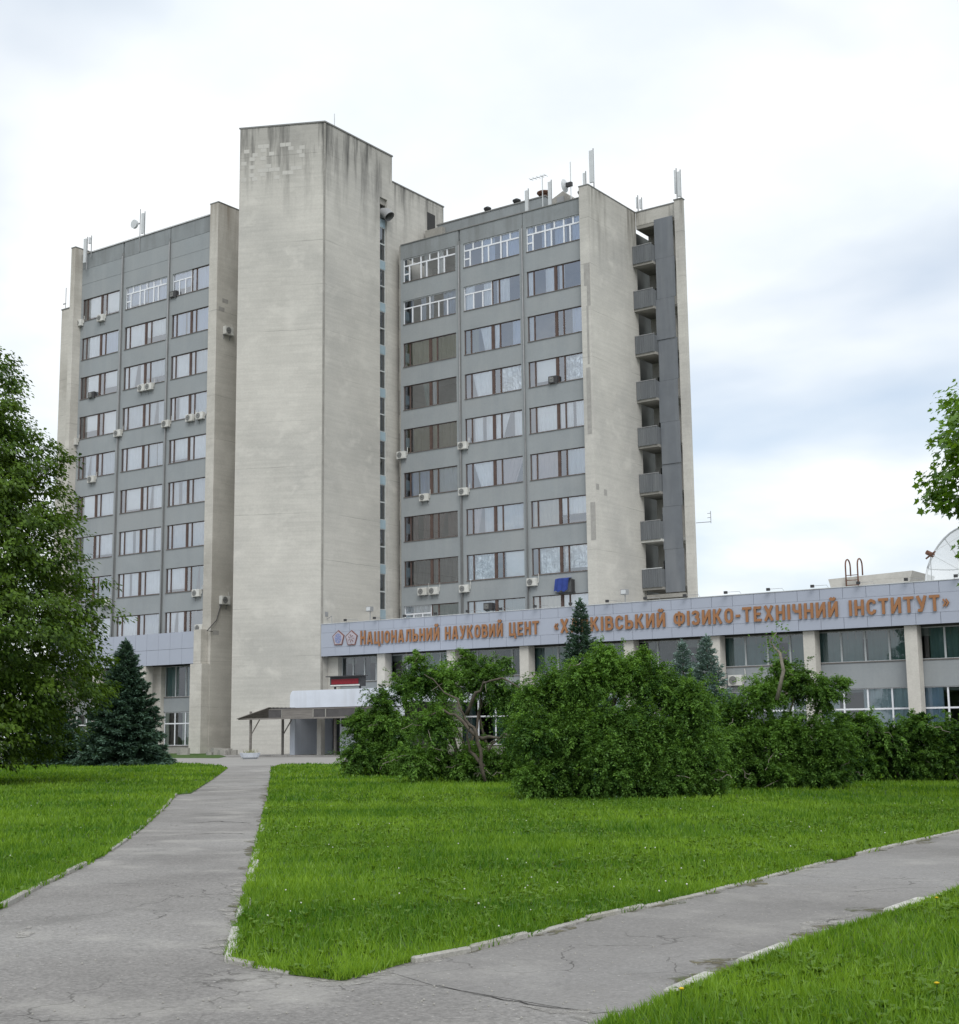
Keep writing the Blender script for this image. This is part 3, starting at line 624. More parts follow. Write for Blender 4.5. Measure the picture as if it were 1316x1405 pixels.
for k in range(9):
    zt = 37.9-3.02*k; off = (k % 2)*.035; xo = (0, .07, -.03, .05, -.02, .06, .02, -.04, .03)[k]; off = (k % 3)*.03
    MB().box(-45.30+xo, -43.80+xo, YB-.22-off, YB-.15-off, zt-3.0, zt).build('shaft_panel', 'shaft_sheet', T)
B(-46.6, -43.62, YB-.6, YB+.015, 10.35, 10.62, 'balcony_slab', 'concrete_dirty', T)
B(-44.9, -44.75, YB+.7, 88.18, 10.5, 37.2, 'stair_wall', 'concrete_dirty', T)
# dark stairs in the slot between shaft panels and end fin
for k in range(18):
    z = 10.9+k*1.5; MB().tube([(-43.75, YB+.3, z), (-44.2, YB+1.2, z+.75)], .06, 5).build('stair_rail', 'rusty', T)

# ---- lower storeys of the tower's wing (two storeys under a panel band)
YP = 70.9
xs = np.linspace(-92.6, -76.06, 14)
for a, b in zip(xs[:-1], xs[1:]):
    for (z0, z1) in ((6.5, 7.62), (7.64, 8.86)): B(a+.012, b-.012, YP+rs.uniform(0, .006), YP+.06, z0, z1, 'fascia_panel', 'fascia', T)
B(-92.6, -76.07, YP+.062, YL+.21, 6.52, 8.84, 'fascia_frame', 'joint_dark', T)
for xc in (-87.0, -81.6):
    B(xc-.33, xc+.33, YP+.05, YP+.75, 0, 6.498, 'column', 'column_stone', T)
B(-92.6, -76.3, YP+1.62, YP+1.9, 3.06, 4.15, 'spandrel_panel', 'grey_panel', T)
B(-92.6, -76.3, YP+1.62, YP+1.9, 0, .55, 'plinth', 'concrete_dirty', T)
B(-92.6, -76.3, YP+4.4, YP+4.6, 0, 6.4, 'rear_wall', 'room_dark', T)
for (a, b) in ((-92.3, -87.6), (-86.5, -82.3), (-80.9, -76.35)):
    window(T, cells_even(4, a, b, 4.17, 6.47), YP+1.6, 'pale_frame', segs_gap(a, b, 'green', [(.3, .45, 0), (.7, .8, 0)]), 4.17, 6.47, 5, 'glass_dim')
    window(T, cells_even(4, a, b, .57, 3.04, .66), YP+1.6, 'white_frame', segs_gap(a, b, 'cream', [(0.1, .4, 0)]), .57, 3.04, 6, 'glass_dim')
B(-81.9+.0, -80.95, YP+1.3, YP+1.9, 0, 6.49, 'wall_pier', 'concrete_left', T)

# ------------------------------------------------------------------ long low block with the sign band
low = empty('low_block', 'long two storey block with bluish panel band and stone columns', 'building', loc=(-40, Y0, 0))
XE = -9.0
B(-64.42, XE, Y0+.13, Y0+1.15, 6.585, 8.74, 'fascia_frame', 'joint_dark', low)
x = -64.42; xs = []
while x < XE: xs.append(x); x += 1.285
for a in xs:
    B(a+.01, a+1.275, Y0+.0+rs.uniform(0, .005), Y0+.1, 8.165, 8.76, 'fascia_panel', 'fascia', low)
    B(a+.01, a+1.275, Y0+.0+rs.uniform(0, .005), Y0+.1, 6.565, 7.145, 'fascia_panel', 'fascia', low)
for i in range(0, len(xs), 4):
    a = xs[i]; B(a+.004, min(a+1.285*4, xs[-1]+1.27)-.004, Y0-.004, Y0+.1, 7.155, 8.155, 'sign_panel', 'fascia_mid', low)
B(-64.45, XE, Y0-.03, Y0+1.2, 8.763, 8.80, 'coping', 'pale_metal', low)
B(-64.46, XE, Y0+1.16, 79.5, 8.2, 8.45, 'roof', 'floor_slab', low)
B(-46.8, XE, 79.5, 96, 8.2, 8.45, 'roof', 'floor_slab', low)
B(XE-.2, XE, Y0+1.2, 96, 0, 8.19, 'side_wall', 'concrete_wing', low)
YW = Y0+1.05
B(-64.42, XE-.21, YW+.25, YW+.5, 6.05, 6.58, 'beam', 'concrete_dirty', low)
cols = [-59.3, -53.5, -47.85, -40.45, -34.9, -29.27, -23.7, -18.1, -12.5]
for c in cols:
    B(c-.33, c+.33, Y0+.25, Y0+.95, 0, 6.56, 'column', 'column_stone', low)
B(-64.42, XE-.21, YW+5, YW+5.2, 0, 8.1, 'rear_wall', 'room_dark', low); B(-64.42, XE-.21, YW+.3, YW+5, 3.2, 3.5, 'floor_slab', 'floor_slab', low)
zs0 = onY(1200, 907.5, YW)[2]; zs1 = onY(1200, 944, YW)[2]
edges = [-64.42]+cols+[XE]
for i, (c0, c1) in enumerate(zip(edges[:-1], edges[1:])):
    a = c0+(.12 if i else .9); b = c1-.12
    B(a, b, YW, YW+.24, zs1, zs0, 'spandrel_panel', 'grey_panel', low)
    B(a, b, YW, YW+.24, 0, .5, 'plinth', 'concrete_dirty', low)
    B(b, b+.24, YW-.05, YW+.3, 0, 6.55, 'wall_pier', 'concrete_wing', low)
    if i == 0: B(-64.42, a, YW-.3, YW+.3, 0, 6.55, 'wall_pier', 'concrete_wing', low)
    gp = [[(.1, .3, 0), (.6, .75, 0)], [(.0, .25, 0)], [(.3, .5, 0)], [(.48, .75, 0)], [(.1, .2, 0), (.5, .8, 0)], [(.62, .72, 0)], [(.47, .52, 0)], [(.0, .1, 0)], [], []][i]
    cm_ = ['dark', 'green', 'dark', 'green', 'dark', 'green', 'green', 'green', 'green', 'green'][i]
    window(low, cells_even(4, a+.02, b-.02, zs0+.004, 6.5), YW, 'pale_frame', segs_gap(a, b, cm_, gp), zs0, 6.5, i, 'glass_dim')
    window(low, cells_even(4, a+.02, b-.02, .52, zs1-.004, .62), YW, 'white_frame', segs_gap(a, b, ['grey', 'blue', 'green'][i % 3], [(.2, .45, 0)]), .52, zs1, i+40, 'glass_dim')
# roof penthouse and ladder
yp = 80.5
pa, pb = onY(1138, 795, yp), onY(1250, 790, yp)
zt = onY(1190, 787.5, yp)[2]
ph = empty('roof_hatch_house', 'low weathered concrete penthouse on the roof of the long block', 'penthouse', loc=(pa[0], yp, 8.45))
B(pa[0]+.12, pb[0]-.12, yp+.05, yp+4, 8.45, zt-.75, 'wall', 'concrete_dirty', ph)
MB().prism_y([(pa[0]-.05, zt-.15), (pa[0]+.1, zt-.75), (pb[0]-.12, zt-.75), (pb[0]+.12, zt)], yp-.05, yp+4.1).build('roof_slab', 'concrete_wing', ph)
B(pa[0]+.35, pa[0]+1.1, yp, yp+.045, 8.45, zt-.3, 'door', 'curtain_green', ph)
lx = onY(1169, 790, yp-.3)[0]
ld = empty('roof_ladder', 'rusty ladder with two hooped handrails on the penthouse wall', 'ladder', loc=(lx, yp-.3, 8.45))
for s_ in (-.37, .37):
    c_ = lx+s_; pth = [(c_, yp-.3, 8.45)]+[(c_, yp-.3, zt+.3)]+[(c_, yp+.1-.4*math.cos(t), zt+.55+.42*math.sin(t)) for t in np.linspace(0, math.pi, 9)]+[(c_, yp+.5, zt)]
    MB().tube(pth, .045, 6).build('handrail', 'rusty', ld, True)
for z in np.arange(8.8, zt, .3): B(lx-.37, lx+.37, yp-.33, yp-.28, z, z+.04, 'rung', 'rusty', ld)
#PART3
# ------------------------------------------------------------------ air conditioners
def ac_proto():
    c = MB().box(-.38, .38, -.3, -.02, 0, .54).build('casing', 'white_metal')
    md = c.modifiers.new('bevel', 'BEVEL'); md.width = .02; md.segments = 2
    f = MB(); n = 18
    for r0, r1, y in ((.0, .05, -.325), (.19, .215, -.32)):
        for i in range(n):
            t0, t1 = 2*math.pi*i/n, 2*math.pi*(i+1)/n; cx, cz = -.1, .27
            f.face([(cx+r0*math.cos(t0), y, cz+r0*math.sin(t0)), (cx+r0*math.cos(t1), y, cz+r0*math.sin(t1)), (cx+r1*math.cos(t1), y, cz+r1*math.sin(t1)), (cx+r1*math.cos(t0), y, cz+r1*math.sin(t0))])
    f.lathe([(.0, 0), (.2, 0)], (0, 0, 0), 3) if False else None
    n = 24; f.face([(-.1+.2*math.cos(2*math.pi*i/n), -.306, .27+.2*math.sin(2*math.pi*i/n)) for i in range(n)])
    for i in range(-3, 4): f.box(-.1-.19, -.1+.19, -.322, -.312, .27+i*.055-.006, .27+i*.055+.006, 1)
    f = f.build('fan_grille', ['ac_grille', 'white_metal'])
    b = MB().box(-.3, -.26, -.3, 0, -.05, -.005).box(-.3, -.26, -.03, 0, -.3, -.05).build('bracket', 'grey_metal'); b2 = MB().box(.26, .3, -.3, 0, -.05, -.005).box(.26, .3, -.03, 0, -.3, -.05).build('bracket', 'grey_metal')
    p = MB().tube([(.38, -.1, .2), (.46, -.08, .22), (.48, -.05, .6), (.44, -.01, .85)], .022, 5).build('refrigerant_pipe', 'white_metal')
    return [c, f, b, b2, p]
AC = ac_proto(); ac_first = [True]
def air_con(loc, label, rz=0, scale=1., boxy=False, name='air_conditioner'):
    e = empty(name, label, 'air conditioner', 'air conditioners on the facades', loc); e['_local'] = 1
    e.rotation_euler = (0, 0, rz); e.scale = (scale,)*3
    for src in AC:
        if boxy and src.name.startswith('refrigerant'): continue
        if ac_first[0] and not boxy: o = src
        else: o = src.copy(); COL.objects.link(o)
        if boxy and src.name.startswith('casing'): o.data = src.data.copy(); o.data.materials[0] = MATS['dark_metal']
        o.parent = e
    if not boxy: ac_first[0] = False
    return e
ORD = ['topmost', 'second', 'third', 'fourth', 'fifth', 'sixth', 'seventh', 'eighth', 'ninth']; BAY = ['bay by the far end', 'middle bay', 'bay next to the beige fin']
def ac_list(lst, Y, wing_, yoff=-.01):
    used = {}
    for (px, py, boxy) in lst:
        q = onY(px, py, Y); k = int(min(8, max(0, round((ROW_B[0]-q[2]-.3)/3.325))))
        bays = bays_l if Y == YL else bays_r; b = int(np.argmin([abs((a+c)/2-q[0]) for a, c in bays])); bw = bays[b]; fr_ = (q[0]-bw[0])/(bw[1]-bw[0])
        where = 'at the start of' if fr_ < .2 else 'below' if fr_ < .75 else 'at the end of'
        bn = (['far end bay', 'middle bay', 'fin side bay'] if Y == YL else ['core side bay', 'middle bay', 'balcony side bay'])[b]
        s = '%s %s the %s window row, %s, %s' % ('dark unit' if boxy else 'white unit', where, ORD[k], bn, wing_)
        used[s] = used.get(s, 0)+1
        if used[s] == 2: s = s.replace('white unit', 'second white unit')
        air_con((q[0], Y+yoff+(.12 if boxy else 0), q[2]-.27), s, boxy=boxy, scale=1. if not boxy else .95, name='air_conditioner' if not boxy else 'window_air_conditioner')
ac_list([(111, 444, 0), (141, 437, 0), (239, 404, 1), (127, 542, 1), (197, 533, 0), (207, 531, 0), (104, 607, 0), (164, 595, 0), (230, 582, 0), (263, 574, 0), (277, 571, 0), (128, 658, 0), (146, 827, 0), (272, 814, 0), (276, 862, 0)], YL, 'spruce side wing')
ac_list([(553, 625, 0), (637, 612, 0), (584, 683, 0), (638, 675, 0), (582, 812, 0), (597, 811, 0), (639, 808, 0), (732, 799, 0), (671, 832, 1), (760, 521, 1)], YR, 'balcony wing')
for (px, py, lb) in ((311, 455, 'grey unit high on the shaded side of the beige fin'), (306, 824, 'grey unit low on the shaded side of the beige fin, cable trailing from it')):
    q = onX(px, py, -74.99); air_con((q[0]+.0, q[1], q[2]-.3), lb, RAD(90), 1.15)
q = onX(306, 830, -74.9); q2 = onX(286, 866, -74.9)
tag(MB().tube([(-74.9, q[1]-.2, q[2]), (-74.85, q[1]-.7, q[2]-1.2), (-74.85, q[1]-1.6, q[2]-2.0), (-74.9, q2[1]+.4, q2[2])], .035, 5).build('cable', 'dark_metal'), 'dark cable drooping along the side of the beige fin', 'cable')
q = onY(1012, 936, YW); air_con((q[0], YW-.02, q[2]-.2), 'white outdoor unit under the upper windows of the long low block', 0, 1.1)
# blue cloth over a bracket
q0, q1 = onY(762, 800, YR-.4), onY(781, 800, YR-.4); zt_, zb_ = onY(772, 793, YR-.4)[2], onY(772, 811, YR-.4)[2]
cl = empty('draped_unit', 'blue tarpaulin draped over a wall bracket below foil covered window', 'tarpaulin', loc=(q0[0], YR, zb_))
m = MB(); n = 14
for i in range(n):
    f = lambda t: (q0[0]+(q1[0]-q0[0])*t, YR-.42+.03*math.sin(t*17), 0)
    a, b = f(i/n), f((i+1)/n)
    m.face([(a[0]-.1, a[1]-.03, zb_+.06*math.sin(i*1.1)), (b[0]-.1, b[1]-.03, zb_+.06*math.sin((i+1)*1.1)), (b[0], b[1], zt_-.05), (a[0], a[1], zt_-.05)]); m.face([(a[0], a[1], zt_-.05), (b[0], b[1], zt_-.05), (b[0], YR-.02, zt_+.05), (a[0], YR-.02, zt_+.05)])
m.build('tarpaulin', 'blue_cloth', cl, True)
MB().box(q0[0], q1[0]+.25, YR-.4, YR-.005, zb_-.12, zb_-.06).build('bracket', 'dark_metal', cl); MB().box(q1[0]+.1, q1[0]+.2, YR-.36, YR-.005, zb_-.055, zt_-.12).build('bracket_arm', 'dark_metal', cl)

# ------------------------------------------------------------------ lettering on the panel band
S_ = .088   # half stroke
GLY = {
 'Н': (.62, [[(.1, 0), (.1, 1)], [(.52, 0), (.52, 1)], [(.2, .5), (.42, .5)]]), 'А': (.68, [[(.1, 0), (.29, 1)], [(.58, 0), (.39, 1)], [(.2, .27), (.48, .27)]]),
 'Ц': (.70, [[(.1, 1), (.1, .0)], [(.52, 1), (.52, .2)], [(.2, .1), (.68, .1)], [(.62, .0), (.62, -.2)]]), 'І': (.2, [[(.1, 0), (.1, 1)]]),
 'О': (.62, [[(.1, .3), (.1, .72), (.18, .86), (.31, .91), (.44, .86), (.52, .72), (.52, .28), (.44, .14), (.31, .09), (.18, .14), (.1, .3)]]),
 'Л': (.66, [[(.06, .08), (.15, .16), (.2, .5), (.22, .9), (.46, .9)], [(.56, 0), (.56, 1)]]),
 'Ь': (.6, [[(.1, 0), (.1, 1)], [(.2, .1), (.4, .1), (.5, .19), (.5, .44), (.4, .53), (.2, .53)]]),
 'И': (.64, [[(.1, 0), (.1, 1)], [(.54, 0), (.54, 1)], [(.14, .12), (.5, .88)]]), 'Й': (.64, [[(.1, 0), (.1, 1)], [(.54, 0), (.54, 1)], [(.14, .12), (.5, .88)], [(.17, 1.24), (.24, 1.13), (.40, 1.13), (.47, 1.24)]]),
 'У': (.64, [[(.08, 1), (.34, .34)], [(.56, 1), (.36, .28), (.28, .1), (.08, .1)]]), 'К': (.66, [[(.1, 0), (.1, 1)], [(.2, .46), (.55, 1)], [(.28, .58), (.57, 0)]]),
 'В': (.62, [[(.1, 0), (.1, 1)], [(.2, .91), (.38, .91), (.48, .82), (.48, .63), (.38, .545), (.2, .545)], [(.38, .535), (.52, .44), (.52, .19), (.4, .09), (.2, .09)]]),
 'Е': (.54, [[(.1, 0), (.1, 1)], [(.2, .91), (.52, .91)], [(.2, .5), (.47, .5)], [(.2, .09), (.52, .09)]]), 'Т': (.62, [[(.0, .91), (.62, .91)], [(.31, 0), (.31, .82)]]),
 'Х': (.66, [[(.09, 0), (.57, 1)], [(.57, 0), (.09, 1)]]), 'Р': (.6, [[(.1, 0), (.1, 1)], [(.2, .91), (.4, .91), (.5, .82), (.5, .56), (.4, .46), (.2, .46)]]),
 'С': (.6, [[(.51, .68), (.48, .82), (.31, .91), (.17, .85), (.1, .7), (.1, .3), (.17, .15), (.31, .09), (.48, .18), (.51, .32)]]),
 'Ф': (.82, [[(.41, 0), (.41, 1)], [(.1, .35), (.1, .68), (.2, .8), (.62, .8), (.72, .68), (.72, .35), (.62, .23), (.2, .23), (.1, .35)]]),
 'З': (.58, [[(.08, .74), (.14, .87), (.28, .91), (.42, .85), (.46, .74), (.42, .6), (.24, .53)], [(.36, .53), (.47, .42), (.49, .26), (.42, .13), (.28, .09), (.13, .13), (.07, .28)]]),
 'Ч': (.6, [[(.1, 1), (.1, .62), (.2, .5), (.42, .5)], [(.5, 0), (.5, 1)]]), '-': (.34, [[(.02, .45), (.32, .45)]]),
 '«': (.5, [[(.24, .7), (.06, .48), (.24, .26)], [(.45, .7), (.27, .48), (.45, .26)]]), '»': (.5, [[(.05, .7), (.23, .48), (.05, .26)], [(.26, .7), (.44, .48), (.26, .26)]])}
def letter_mesh(ch, x, zb, sx, sz):
    m = MB(); lift = 0
    for st_ in GLY[ch][1]:
        p = [np.array(q, float) for q in st_]; k = len(p); th = S_ if ch not in '«»' else .055
        closed = len(p) > 3 and np.allclose(p[0], p[-1]); l, r_ = [], []
        for i in range(k):
            if closed and i in (0, k-1): d0, d1 = p[0]-p[-2], p[1]-p[0]
            else: d0 = p[i]-p[max(i-1, 0)]; d1 = p[min(i+1, k-1)]-p[i]
            if not d0.any(): d0 = d1
            if not d1.any(): d1 = d0
            d0 /= np.linalg.norm(d0); d1 /= np.linalg.norm(d1); n0 = np.array([-d0[1], d0[0]]); n1 = np.array([-d1[1], d1[0]]); nn = n0+n1; nn /= np.linalg.norm(nn); sc_ = th/max(.45, np.dot(nn, n0))
            l.append(p[i]+nn*sc_); r_.append(p[i]-nn*sc_)
        yf = Y0-.105-.004*lift; yb = Y0-.05; lift += 1; X = lambda q, y: (x+q[0]*sx, y, zb+q[1]*sz)
        for i in range(k-1):
            m.face([X(r_[i], yf), X(r_[i+1], yf), X(l[i+1], yf), X(l[i], yf)], 0)
            m.face([X(l[i], yf), X(l[i+1], yf), X(l[i+1], yb), X(l[i], yb)], 1); m.face([X(r_[i], yb), X(r_[i+1], yb), X(r_[i+1], yf), X(r_[i], yf)], 1)
        if not closed:
            m.face([X(l[0], yf), X(l[0], yb), X(r_[0], yb), X(r_[0], yf)], 1); m.face([X(l[-1], yf), X(r_[-1], yf), X(r_[-1], yb), X(l[-1], yb)], 1)
    return m
sign = empty('institute_sign', 'raised orange brown Cyrillic letters naming the institute on the bluish band', 'sign', loc=(-63, Y0, 7.2))
def put_word(word, pxa, pxb, zb, zt, big=None):
    xa, xb = onY(pxa, 870, Y0)[0], onY(pxb, 870, Y0)[0]; gap = .15; full = sum(GLY[c][0] for c in word)+gap*(len(word)-1); sx = (xb-xa)/full; x = xa
    for i, c in enumerate(word):
        letter_mesh(c, x, zb, sx, (zt-zb)*(1.12 if big and i == 0 else 1)).build('letter', ['letter_face', 'letter_side'], sign); x += (GLY[c][0]+gap)*sx
ZB, ZT = 7.20, 8.04
put_word('НАЦІОНАЛЬНИЙ', 495.5, 604, ZB, ZT, True); put_word('НАУКОВИЙ', 611.5, 691, ZB, ZT); put_word('ЦЕНТ', 699.5, 740.5, ZB, ZT); put_word('«', 761.5, 767.5, ZB, ZT); put_word('ХАРКІВСЬКИЙ', 770, 914.5, ZB, ZT)
put_word('ФІЗИКО-ТЕХНІЧНИЙ', 926, 1152.5, ZB, ZT); put_word('ІНСТИТУТ', 1167.5, 1293, ZB, ZT); put_word('»', 1296.5, 1306, ZB, ZT)
for px, lb, inner in ((465, 'pentagonal medal emblem with blue portrait relief beside the lettering', 'emblem_blue'), (483, 'pentagonal medal emblem with pale relief next to the first letter', 'emblem_pale')):
    c = onY(px, 876, Y0); R_ = .56
    e = empty('medal_emblem', lb, 'emblem', 'medal emblems', (c[0], Y0, c[2]-.5))
    pent = lambda r, k=5: [(c[0]+r*math.sin(2*math.pi*(i+.5)/k+(math.pi if k == 5 else 0))*.98, c[2]+.0-r*math.cos(2*math.pi*(i+.5)/k+(math.pi if k == 5 else 0))*-1) for i in range(k)]
    pt = lambda r: [(c[0]+r*math.sin(t), c[2]-r*math.cos(t)) for t in [2*math.pi*i/5+math.pi/5 for i in range(5)]]
    # the flat edge is at the bottom, wide shoulders at the sides
    MB().prism_y(pt(R_)[::-1], Y0-.07, Y0-.006).build('rim', 'emblem_red', e)
    MB().prism_y(pt(R_*.86)[::-1], Y0-.085, Y0-.071).build('plate', 'emblem_pale', e)
    circ = [(c[0]+.29*math.cos(t), c[2]+.33*math.sin(t)) for t in np.linspace(0, 2*math.pi, 20, endpoint=False)]
    MB().prism_y(circ, Y0-.10, Y0-.086).build('medallion', inner, e)
    m = MB()
    for i in range(7):
        t = 2*math.pi*i/7; m.prism_y([(c[0]+.06*math.cos(t+.5), c[2]+.06*math.sin(t+.5)), (c[0]+.25*math.cos(t+.12), c[2]+.27*math.sin(t+.12)), (c[0]+.25*math.cos(t-.12), c[2]+.27*math.sin(t-.12))], Y0-.112-.001*i, Y0-.101)
    m.build('relief', 'emblem_pale' if inner == 'emblem_blue' else 'emblem_red', e)

# ------------------------------------------------------------------ floodlights and cameras along the band
for i, x in enumerate(np.arange(-62.0, -21, 2.56)):
    e = empty('floodlight', 'small black floodlight on a thin arm above the bluish panel band', 'floodlight', 'floodlights along the panel band', (x, Y0, 8.8))
    MB().tube([(x+.7, Y0+.3, 8.8), (x+.6, Y0+.25, 8.98), (x, Y0-.25, 8.93)], .012, 5).build('arm', 'grey_metal', e)
    MB().box(x-.09, x+.09, Y0-.34, Y0-.2, 8.84, 8.99).build('lamp_head', 'dark_metal', e)
for px, py, lb in ((446, 852, 'pale camera on a short bracket mast beside the core wall'), (508, 845, 'grey boxy spotlight near the core end of the panel band'), (858, 823, 'grey boxy spotlight in front of the balcony wing')):
    q = onY(px, py, Y0+.6); e = empty('spotlight', lb, 'spotlight', loc=(q[0], Y0+.6, 8.8))
    MB().tube([(q[0], Y0+.6, 8.78), (q[0], Y0+.6, q[2]+.3)], .03, 6).build('post', 'grey_metal', e)
    MB().box(q[0]-.2, q[0]+.2, Y0+.4, Y0+.7, q[2]+.3, q[2]+.62).build('lamp_head', 'grey_metal', e); B(q[0]-.16, q[0]+.16, Y0+.38, Y0+.399, q[2]+.34, q[2]+.58, 'lamp_glass', 'pale_metal', e)
    if px == 446: MB().tube([(q[0], Y0+.6, 9.1), (q[0]+.6, Y0+.6, 9.35), (q[0]+.65, Y0+.6, 8.78)], .03, 5).build('brace', 'grey_metal', e)

# ------------------------------------------------------------------ rooftop gear
def panel_antenna(px, py_top, py_bot, Y, wpx, label, pole_to=None, zroof=None):
    a, b = onY(px, py_bot, Y), onY(px, py_top, Y); hw = wpx*.027
    e = empty('panel_antenna', label, 'antenna', 'panel antennas on the roofs', (a[0], Y, zroof or a[2]))
    x = b[0]
    MB().box(x-hw, x+hw, Y-.12, Y, a[2]+.1, b[2]).build('radome', 'pale_metal', e)
    MB().tube([(x+hw*.6, Y+.09, (zroof or a[2])), (x+hw*.6, Y+.09, b[2]+.2)], .04, 6).build('pole', 'grey_metal', e)
    for t in (.2, .8): B(x-hw*.5, x+hw*.5, Y, Y+.1, a[2]+(b[2]-a[2])*t, a[2]+(b[2]-a[2])*t+.1, 'clamp', 'grey_metal', e)
    return e
panel_antenna(118, 328, 362, YL-.5, 5, 'white panel antenna clamped to the far front corner of the grey wing', zroof=39.4)
panel_antenna(124, 326, 336, YL-.3, 3, 'thin whip beside the corner panel antenna of the grey wing', zroof=40.5)
panel_antenna(197, 293, 322, YL+.1, 4.5, 'white panel antenna beside a round dish on the grey wing roof', zroof=40.4)
q = onY(186, 308, YL-.1); e = empty('dish_antenna', 'small round white dish antenna on the grey wing roof edge', 'antenna', loc=(q[0]+.5, YL, 40.9))
MB().prism_y([(q[0]+.36*math.cos(t), q[2]+.36*math.sin(t)) for t in np.linspace(0, 2*math.pi, 20, endpoint=False)], YL-.3, YL-.1).build('dish', 'pale_metal', e)
MB().tube([(q[0]+.5, YL-.05, 39.8), (q[0]+.5, YL-.05, q[2]+1.2)], .035, 6).build('pole', 'grey_metal', e); MB().box(q[0], q[0]+.5, YL-.1, YL-.02, q[2]-.04, q[2]+.04).build('arm', 'grey_metal', e)
q = onY(91, 395, 79); e = empty('whip_antenna', 'thin whip antenna on the lower end wall of the grey wing', 'antenna', loc=(q[0], 79, 39.9)); MB().tube([(q[0], 79, 39.9), (q[0], 79, q[2])], .035, 5).build('mast', 'grey_metal', e); B(q[0]-.35, q[0]+.02, 78.97, 79.03, 40.8, 40.9, 'crossbar', 'grey_metal', e)
panel_antenna(723, 262, 300, YR+.5, 4, 'white panel antenna at the roof edge above the seam of the top windows', zroof=38.0)
panel_antenna(754.5, 250, 290, YR+.8, 4, 'tall white panel antenna next to the brown roof vent', zroof=38.0)
panel_antenna(811.5, 207, 253, YR+.3, 5.5, 'tallest white panel antenna on the corner of the balcony wing', zroof=38.9)
panel_antenna(802, 238, 258, YR+.4, 3, 'slim white antenna beside the tallest corner antenna', zroof=38.85)
panel_antenna(931.5, 236, 272, YB+.5, 4, 'white antenna cluster panel on the balcony corner roof', zroof=38.95)
panel_antenna(926.5, 234, 268, YB+1., 2.2, 'thin lattice pole within the balcony corner antenna cluster', zroof=38.9)
panel_antenna(879, 274, 288, YB+2, 2.6, 'short white antenna on the long side wall of the balcony wing', zroof=38.7)
panel_antenna(874, 271, 288, YB+2, 1.4, 'thin pole beside the short antenna on the side wall', zroof=38.7)
def mast(px, py, Y, label, zroof, kind):
    q = onY(px, py, Y); e = empty('mast_antenna', label, 'antenna', loc=(q[0], Y, zroof)); MB().tube([(q[0], Y, zroof), (q[0], Y, q[2])], .035, 5).build('mast', 'pale_metal', e)
    if kind == 'yagi':
        MB().tube([(q[0]-1.1, Y, q[2]-.1), (q[0]+.35, Y, q[2]-.1)], .03, 5).build('boom', 'pale_metal', e)
        for t in np.linspace(-1.0, .3, 5): MB().tube([(q[0]+t, Y-.3, q[2]-.1), (q[0]+t, Y+.3, q[2]-.1)], .016, 4).build('element', 'pale_metal', e)
    if kind == 'dish':
        zc_ = q[2]-1.7; prof = [(.0, 0), (.25, .04), (.5, .17)]
        m = MB(); n = 16
        for (r0, d0), (r1, d1) in zip(prof[:-1], prof[1:]):
            for i in range(n):
                t0, t1 = 2*math.pi*i/n, 2*math.pi*(i+1)/n
                m.face([(q[0]-.35-d*1, Y+r*math.cos(t), zc_+r*math.sin(t)) for (r, d, t) in ((r0, d0, t0), (r0, d0, t1), (r1, d1, t1), (r1, d1, t0))])
        m.build('dish', 'pale_metal', e); B(q[0]-.35, q[0]+.1, Y-.12, Y+.12, zc_-.15, zc_+.15, 'feed_box', 'dark_metal', e)
mast(744, 240, YR+3, 'thin mast with a small yagi aerial above the brown roof vent', 38.6, 'yagi'); mast(782.5, 222, YR+2, 'tall thin mast carrying a small dish with a dark feed', 38.2, 'dish'); mast(459, 156, 74, 'thin lightning rod on top of the windowless core', 45.5, 'rod')
# roof plant room and vents behind the parapet of the balcony wing
za = onY(620, 306, YR+4)[2]; xa_, xb_ = onY(600, 300, YR+4)[0], onY(748, 270, YR+4)[0]
pr = empty('roof_plant_room', 'long grey roof room behind the parapet of the balcony wing', 'penthouse', loc=(xa_, YR+4, 37.7))
B(xa_, xb_, YR+4, YR+9, 37.7, za+.1, 'wall', 'grey_panel_dark', pr); B(xa_-.05, xb_+.05, YR+3.95, YR+9, za+.103, za+.2, 'coping', 'coping', pr)
xc_ = onY(756, 275, YR+3)[0]; xd_ = onY(786, 270, YR+3)[0]; zg = onY(772, 262, YR+3)[2]
gb = empty('roof_gable', 'small concrete gable hut at the end of the roof room', 'hut', loc=(xc_, YR+3, 37.7))
MB().prism_y([(xc_, 37.7), (xd_, 37.7), (xd_, zg-.75), ((xc_+xd_)/2+.1, zg), (xc_, zg-.45)], YR+3, YR+6).build('wall', 'concrete_dirty', gb); B(xc_+.55, xc_+1.15, YR+2.95, YR+2.998, zg-1.5, zg-.4, 'hatch', 'grey_metal', gb)
for px, py, r_, lb, mt in ((669, 291, .26, 'low mushroom vent cap nearest the core on the roof room', 'dark_metal'), (709, 274, .28, 'dark mushroom vent standing on the roof room', 'dark_metal'), (747, 265, .5, 'brown round vent drum on the roof room', 'rusty'), (797, 262, .22, 'small dark vent pipe behind the corner parapet', 'dark_metal')):
    q = onY(px, py, YR+4.4); z0_ = za+.2 if px < 790 else 37.7
    e = empty('roof_vent', lb, 'vent', loc=(q[0], YR+4.4, z0_))
    MB().lathe([(r_*.6, 0), (r_*.6, max(.2, q[2]-z0_-.25))], (q[0], YR+4.4, z0_), 12).build('pipe', mt, e, False); zt2 = max(z0_+.2, q[2]-.25)
    MB().lathe([(r_*.9, 0), (r_*1.15, .12), (r_*1.15, .2), (r_*.4, .32)], (q[0], YR+4.4, zt2+.002), 12).build('cap', mt, e)
